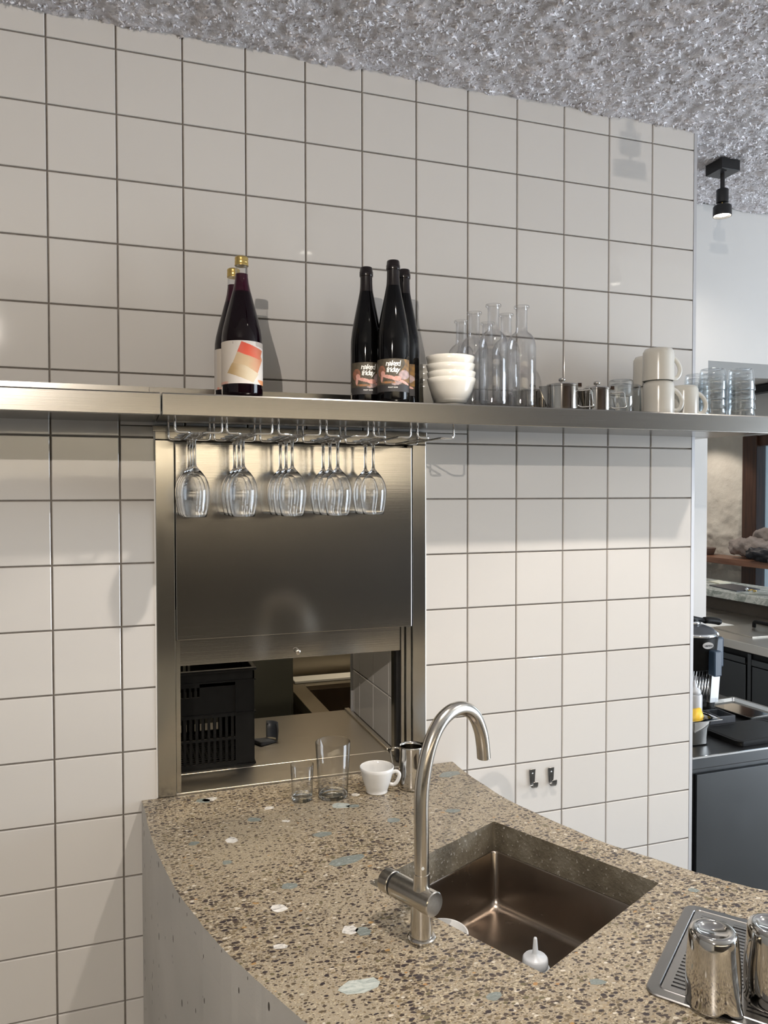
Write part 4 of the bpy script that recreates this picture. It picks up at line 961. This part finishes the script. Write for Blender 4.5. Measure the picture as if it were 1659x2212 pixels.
# grill like lever press (juicer)
CX, CY = 2.178, .385
t = thing('citrus_press', 'dark grey lever citrus press standing on the steel worktop', 'juicer', (CX, CY, KZ + .0005)); t.scale = (1.02, 1, .97)
obj('head_housing', lathe([(.0001, .185), (.070, .185), (.078, .190), (.082, .215), (.088, .290), (.091, .312), (.0001, .312)], 48), BLACK, t, smooth=True, auto=40)
b = B(); box(b, .052, .094, -.060, -.018, .190, .308, .008); obj('front_bracket', b, BLUEGREY, t)
b = B(); box(b, .002, .036, -.114, -.080, .172, .268, .005); obj('front_bracket', b, BLUEGREY, t)
obj('collar_ring', lathe([(.086, .313), (.0915, .314), (.0925, .320), (.0880, .326), (.080, .328)], 48), CHROME, t, smooth=True)
obj('lid_dome', lathe([(.0862, .3265), (.070, .340), (.045, .350), (.018, .354), (.0001, .354)], 44), DARKGREY, t, smooth=True)
obj('pivot_boss', lathe([(.0001, .351), (.026, .352), (.030, .358), (.026, .366), (.0001, .368)], 30), CHROME, t, smooth=True)
b = tube([(-.10, -.01, .395), (-.01, -.01, .378), (.045, -.012, .366)], [.013, .0125, .012], 12, flat=.75); obj('lever_arm', b, BLACK, t, smooth=True)
b = tube(smoothpath([(.040, -.012, .367), (.065, -.013, .366), (.095, -.014, .361), (.112, -.015, .356)], 3), [.0135] + [.0165] * 8 + [.013], 14, flat=.8); obj('lever_grip', b, BLACK, t, smooth=True)
bd = lathe([(.0001, 0), (.0215, 0), (.0215, -.003), (.0001, -.003)], 36); bmesh.ops.scale(bd, vec=(1.0, .58, 1), verts=bd.verts); bmesh.ops.rotate(bd, cent=(0, 0, 0), matrix=Matrix.Rotation(radians(90), 3, 'X') , verts=bd.verts)
bdg = obj('name_badge', bd, mat('silver_badge', (.42, .41, .40), .3, .3), t); bdg.location = (-.008, -.0925, .287); bdg.rotation_euler = (0, 0, radians(-6))
tmx = text_mesh('santos', .0115, .0004, .2); tmx.materials.clear(); tmx.materials.append(BLACKM); tb = obj('lettering', tmx, None, t); tb.location = (-.008, -.0960, .284); tb.rotation_euler = (radians(90), 0, radians(-6))
# slanted ribbed front plate and frame
b = B()
for k in range(9):
    x = -.085 + k * .0125; tube([(x + .038, -.060, .190), (x, -.085, .075)], .0034, 8, b)
obj('rod_grid', b, CHROME, t, smooth=True)
b = B(); vs_ = []
for (x, z) in ((.030, .190), (.066, .190), (.040, .070), (.004, .070)):
    vs_.append([b.verts.new((x, -.072 if z > .1 else -.090, z)), b.verts.new((x, -.055 if z > .1 else -.075, z))])
b.faces.new([v_[0] for v_ in vs_]); b.faces.new([v_[1] for v_ in vs_][::-1])
for k in range(4): b.faces.new((vs_[k][0], vs_[(k + 1) % 4][0], vs_[(k + 1) % 4][1], vs_[k][1]))
obj('chute_plate', b, STEEL_R, t)
obj('side_frame', tube(rounded([(.060, -.03, .180), (.100, -.03, .176), (.082, -.03, .080), (.046, -.03, .078)], .006, 3), .0042, 8), BLACK, t, smooth=True)
b = B(); tube([(.055, -.028, .180), (.030, -.028, .02)], .035, 20, b); obj('motor_column', b, BLACK, t, smooth=True, auto=40)
obj('foot', lathe([(.0001, 0), (.070, 0), (.072, .004), (.066, .018), (.040, .024), (.0001, .024)], 40), BLACK, t, smooth=True, auto=50)
# squeeze bottle beside the press
t = thing('squeeze_bottle', 'translucent squeeze bottle with nozzle beside the lemon pan', 'squeeze bottle', (2.040, .212, KZ + .0005))
obj('bottle_body', lathe([(.0001, 0), (.024, 0), (.0255, .003), (.0258, .128), (.0240, .134), (.0001, .134)], 36), PLAST, t, smooth=True, auto=50)
obj('cap', lathe([(.0001, .1342), (.0215, .1342), (.0215, .143), (.019, .150), (.009, .157), (.0070, .165), (.0045, .178), (.0030, .180), (.0001, .180)], 32), PLAST, t, smooth=True)
# small gastronorm pan with lemon
t = thing('steel_pan', 'small deep steel pan holding a lemon, half hidden by the wall end', 'pan', (1.957, .125, KZ + .0005))
b = B(); rings = []
for (h1, r, z) in ((.034, .018, 0), (.039, .02, .004), (.0425, .02, .055), (.046, .02, .075), (.0475, .02, .0885), (.062, .006, .0895), (.0665, .004, .0885), (.0665, .004, .0875), (.062, .005, .0880), (.0465, .02, .0865), (.045, .02, .074), (.0415, .02, .055), (.038, .02, .006), (.033, .018, .003)):
    rings.append([b.verts.new((x, y, z)) for x, y in rrect(h1, h1, r, 4)])
for r1, r2 in zip(rings, rings[1:]):
    for k in range(len(r1)): b.faces.new((r1[k], r1[(k + 1) % len(r1)], r2[(k + 1) % len(r1)], r2[k]))
b.faces.new(rings[0][::-1]); b.faces.new(rings[-1]); obj('pan_body', b, MIRROR, t, smooth=True, auto=30)
b = lathe([(.0001, -.041), (.004, -.039), (.010, -.034), (.022, -.022), (.027, 0), (.022, .022), (.010, .033), (.0045, .039), (.0001, .041)], 28)
bmesh.ops.rotate(b, cent=(0, 0, 0), matrix=Matrix.Rotation(radians(38), 3, 'Y'), verts=b.verts)
lem = obj('lemon', b, LEMON, None, smooth=True); lem.location = (1.960, .120, KZ + .082); tag(lem, 'bright yellow lemon half showing above the steel pan', 'lemon')
# knock box / card holder with clear front
t = thing('sorting_holder', 'dark grey open holder with clear plastic fronts beside the black board', 'holder', (2.165, .262, KZ + .0005), radians(-2))
b = B(); box(b, -.062, .060, -.045, -.040, 0, .040, .001); box(b, -.062, .060, .041, .045, 0, .040, .001); box(b, -.062, -.057, -.040, .041, 0, .040, .001); box(b, .055, .060, -.040, .041, 0, .040, .001); box(b, -.057, .055, -.040, .041, 0, .004); box(b, -.004, .001, -.040, .041, .004, .038); obj('box_body', b, BLUEGREY if False else DARKGREY, t)
b = B(); box(b, -.055, -.010, .020, .022, .006, .088, .0008); box(b, .004, .030, .020, .022, .006, .088, .0008); box(b, .030, .032, -.02, .022, .020, .088, .0008); obj('clear_sheet', b, GLASS_C, t)
# steel serving tray and black cutting board
t = thing('steel_tray', 'rectangular polished steel tray lying behind the black board', 'tray', (2.40, .372, KZ + .0005), radians(4))
b = B(); rings = []
for h1, h2, r, z in ((.075, .105, .01, .001), (.083, .113, .012, .012), (.092, .122, .014, .0135), (.092, .122, .014, .0125), (.083, .113, .012, .0105), (.075, .105, .01, .0)):
    rings.append([b.verts.new((x, y, z)) for x, y in rrect(h1, h2, r, 4)])
for r1, r2 in zip(rings, rings[1:]):
    for k in range(len(r1)): b.faces.new((r1[k], r1[(k + 1) % len(r1)], r2[(k + 1) % len(r1)], r2[k]))
b.faces.new(rings[0]); b.faces.new(rings[-1][::-1]); obj('tray_body', b, MIRROR, t, smooth=True, auto=30)
t = thing('cutting_board', 'thick black plastic cutting board on the steel worktop', 'cutting board', (2.205, .125, KZ + .0005), radians(1))
b = prism(rrect(.142, .092, .018, 6), 0, .016); bmesh.ops.bevel(b, geom=[e for e in b.edges if abs(e.verts[0].co.z - e.verts[1].co.z) < 1e-6], offset=.002, segments=2, affect='EDGES'); obj('board_body', b, BLACK, t)
b = B(); gpts = [(x, y, .0161) for x, y in rrect(.130, .080, .012, 5)]; gpts.append(gpts[0]); tube(gpts, .0012, 6, b); obj('juice_groove', b, BLACKM, t)

# back run of steel counter with fridges
t = thing('fridge_counter', 'steel refrigerated counter along the far room with flush doors', 'counter', (0, 0, 0))
obj('worktop', bx(3.430, 4.185, .80, 3.6, KZ - .050, KZ, .003), STEEL_B, t)
b = B(); box(b, 3.455, 4.18, .80, 3.6, FL + .1, KZ - .051); obj('carcass', b, BLACK, t)
obj('division_post', bx(3.444, 3.454, 1.385, 1.410, FL + .1, KZ - .06), STEEL_D, t)
for y0, y1 in ((1.415, 1.96), (.84, 1.380), (1.99, 2.53)):
    d = obj('drawer_front' if 0 else 'door', bx(3.440, 3.4545, y0 + .006, y1 - .006, FL + .13, KZ - .125, .002), STEEL_D, t)
    g = obj('grip_rail', bx(3.436, 3.4395, y0 + .006, y1 - .006, KZ - .118, KZ - .085, .001), STEEL_D, d)
obj('joint_strip', bx(3.445, 4.185, 2.30, 2.304, KZ + .0002, KZ + .0006), MIRROR, t)
for x, y in ((3.5, .9), (3.5, 3.5), (4.1, .9), (4.1, 3.5)): obj('leg', bx(x, x + .04, y, y + .04, FL, FL + .1), STEEL_D, t)
t = thing('steel_cover', 'flat steel container lid with black grip on the steel counter', 'lid', (3.72, 1.71, KZ + .0005), radians(0))
LD = prism([(-.112, .140), (-.140, -.195), (.10, -.205), (.22, .15)], 0, .007); obj('lid_plate', LD, STEEL_B, t)
obj('grip', tube(rounded([(.085, .020, .012), (.085, .020, .048), (.085, -.14, .048), (.085, -.14, .012)], .012, 3), .0115, 10), BLACK, t, smooth=True)
tag(obj('paper_sheet', bx(3.55, 3.80, 1.885, 2.06, KZ + .0006, KZ + .0016), PAPER), 'white paper sheet on the steel counter behind the lid', 'paper')
# stone bar
t = thing('stone_bar', 'green grey stone topped bar along the window side', 'bar', (0, 0, 0))
obj('stone_top', bx(4.108, 4.60, 1.2, 3.4, .898, .950, .004), MARBLE, t)
obj('bar_body', bx(4.195, 4.55, 1.25, 3.35, FL, .897), noisy('brown_bar_front', (.07, .055, .04), (.10, .08, .06), .6, 6), t)
tag(obj('tablet', prism([(4.245, 2.60), (4.176, 2.262), (4.405, 2.285), (4.455, 2.60)], .9505, .9575), mat('space_grey_metal', (.09, .09, .10), .35, .6)), 'dark grey closed tablet computer lying on the stone bar', 'tablet')
tag(obj('notebook', prism([(4.42, 2.80), (4.385, 2.655), (4.50, 2.66), (4.53, 2.82)], .9505, .9585), mat('cream_paper', (.70, .66, .52), .7)), 'cream notebook lying on the stone bar behind the tablet', 'notebook')
t = thing('gold_trinket', 'small gold coloured metal piece lying on the stone bar', 'trinket', (4.262, 2.262, .9505))
obj('ball', lathe([(.0001, .0), (.009, .004), (.012, .012), (.009, .021), (.0001, .025)], 20), CHROME, t, smooth=True)
obj('clip', tube(rounded([(.008, -.005, .004), (.03, -.02, .012), (.035, -.055, .006), (.01, -.05, .004)], .008, 3), .0045, 8), GOLD, t, smooth=True)
t = thing('travel_mug', 'black tapered travel mug on the stone bar at the picture edge', 'mug', (4.30, 2.028, .9505))
obj('mug_body', lathe([(.0001, 0), (.048, 0), (.052, .004), (.056, .08), (.062, .215), (.060, .217), (.0001, .212)], 36), BLACK, t, smooth=True, auto=50)
obj('lid', lathe([(.0001, .245), (.058, .243), (.065, .236), (.065, .2185), (.0001, .218)], 36), GBASE if False else DARKGREY, t, smooth=True, auto=50)
# wooden shelf on the window side, with things
t = thing('wood_shelf', 'brown oiled wooden shelf running along the plaster wall and window', 'shelf', (0, 0, 0))
obj('board', bx(4.980, 5.262, 2.2, 4.3, 1.030, 1.080, .003), WOODS, t)
for y in (2.4, 3.95): obj('bracket', bx(5.05, 5.262, y, y + .03, .86, 1.029), WOODD, t)
t = thing('clay_tray', 'grey brown clay dish on the wooden shelf beside the white pier', 'dish', (5.13, 3.665, 1.0805))
obj('dish_body', lathe([(.0001, 0), (.085, 0), (.090, .004), (.108, .060), (.104, .061), (.086, .010), (.0001, .008)], 40), noisy('brown_clay', (.20, .15, .125), (.25, .19, .16), .8, 20), t, smooth=True, auto=50)
def blob(name, pts, rads, m, parent, seed, amp=.012, flat=.8):
    b = tube(smoothpath(pts, 6), 1.0, 26, cap=True, flat=flat); n_ = (len(pts) - 1) * 6 + 1; ring = 26
    path = smoothpath(pts, 6); rs = []
    for i in range(n_):
        f = i / 6; k = min(int(f), len(rads) - 2); rs.append(rads[k] * (1 - (f - k)) + rads[k + 1] * (f - k))
    rg2 = random.Random(seed); ph = [rg2.uniform(0, 6) for _ in range(6)]
    b.verts.ensure_lookup_table()
    for i in range(n_):
        for k in range(ring):
            v_ = b.verts[i * ring + k]; d_ = v_.co - path[i]; a = 2 * pi * k / ring
            s_ = rs[i] + amp * (sin(3 * a + ph[0] + i * .5) + .7 * sin(5 * a + ph[1] - i * .8) + .6 * sin(8 * a + ph[2] + i * 1.3)) * min(1, rs[i] / .05)
            v_.co = path[i] + d_ * s_
    return obj(name, b, m, parent, smooth=True)
t = thing('folded_jacket', 'taupe jacket rolled up on the wooden shelf', 'jacket', (5.14, 3.08, 1.094))
blob('sleeve_roll', [(0, .235, .075), (.005, .15, .078), (0, .05, .085), (-.01, -.06, .088), (0, -.2, .085)], [.062, .080, .088, .088, .07], CLOTH, t, 2, .010, .9)
blob('hood', [(.06, .06, .16), (.05, -.03, .19), (.05, -.14, .18), (.05, -.25, .15)], [.03, .065, .07, .05], CLOTH, t, 4, .008, .9)
t = thing('black_bag', 'shiny black cloth bag beside the rolled jacket on the shelf', 'bag', (5.0, 2.90, 1.105))
blob('bag_body', [(0, .095, .03), (-.01, .05, .035), (-.03, -.05, .035), (-.03, -.2, .04)], [.025, .055, .062, .05], CLOTHB, t, 6, .010, .8)
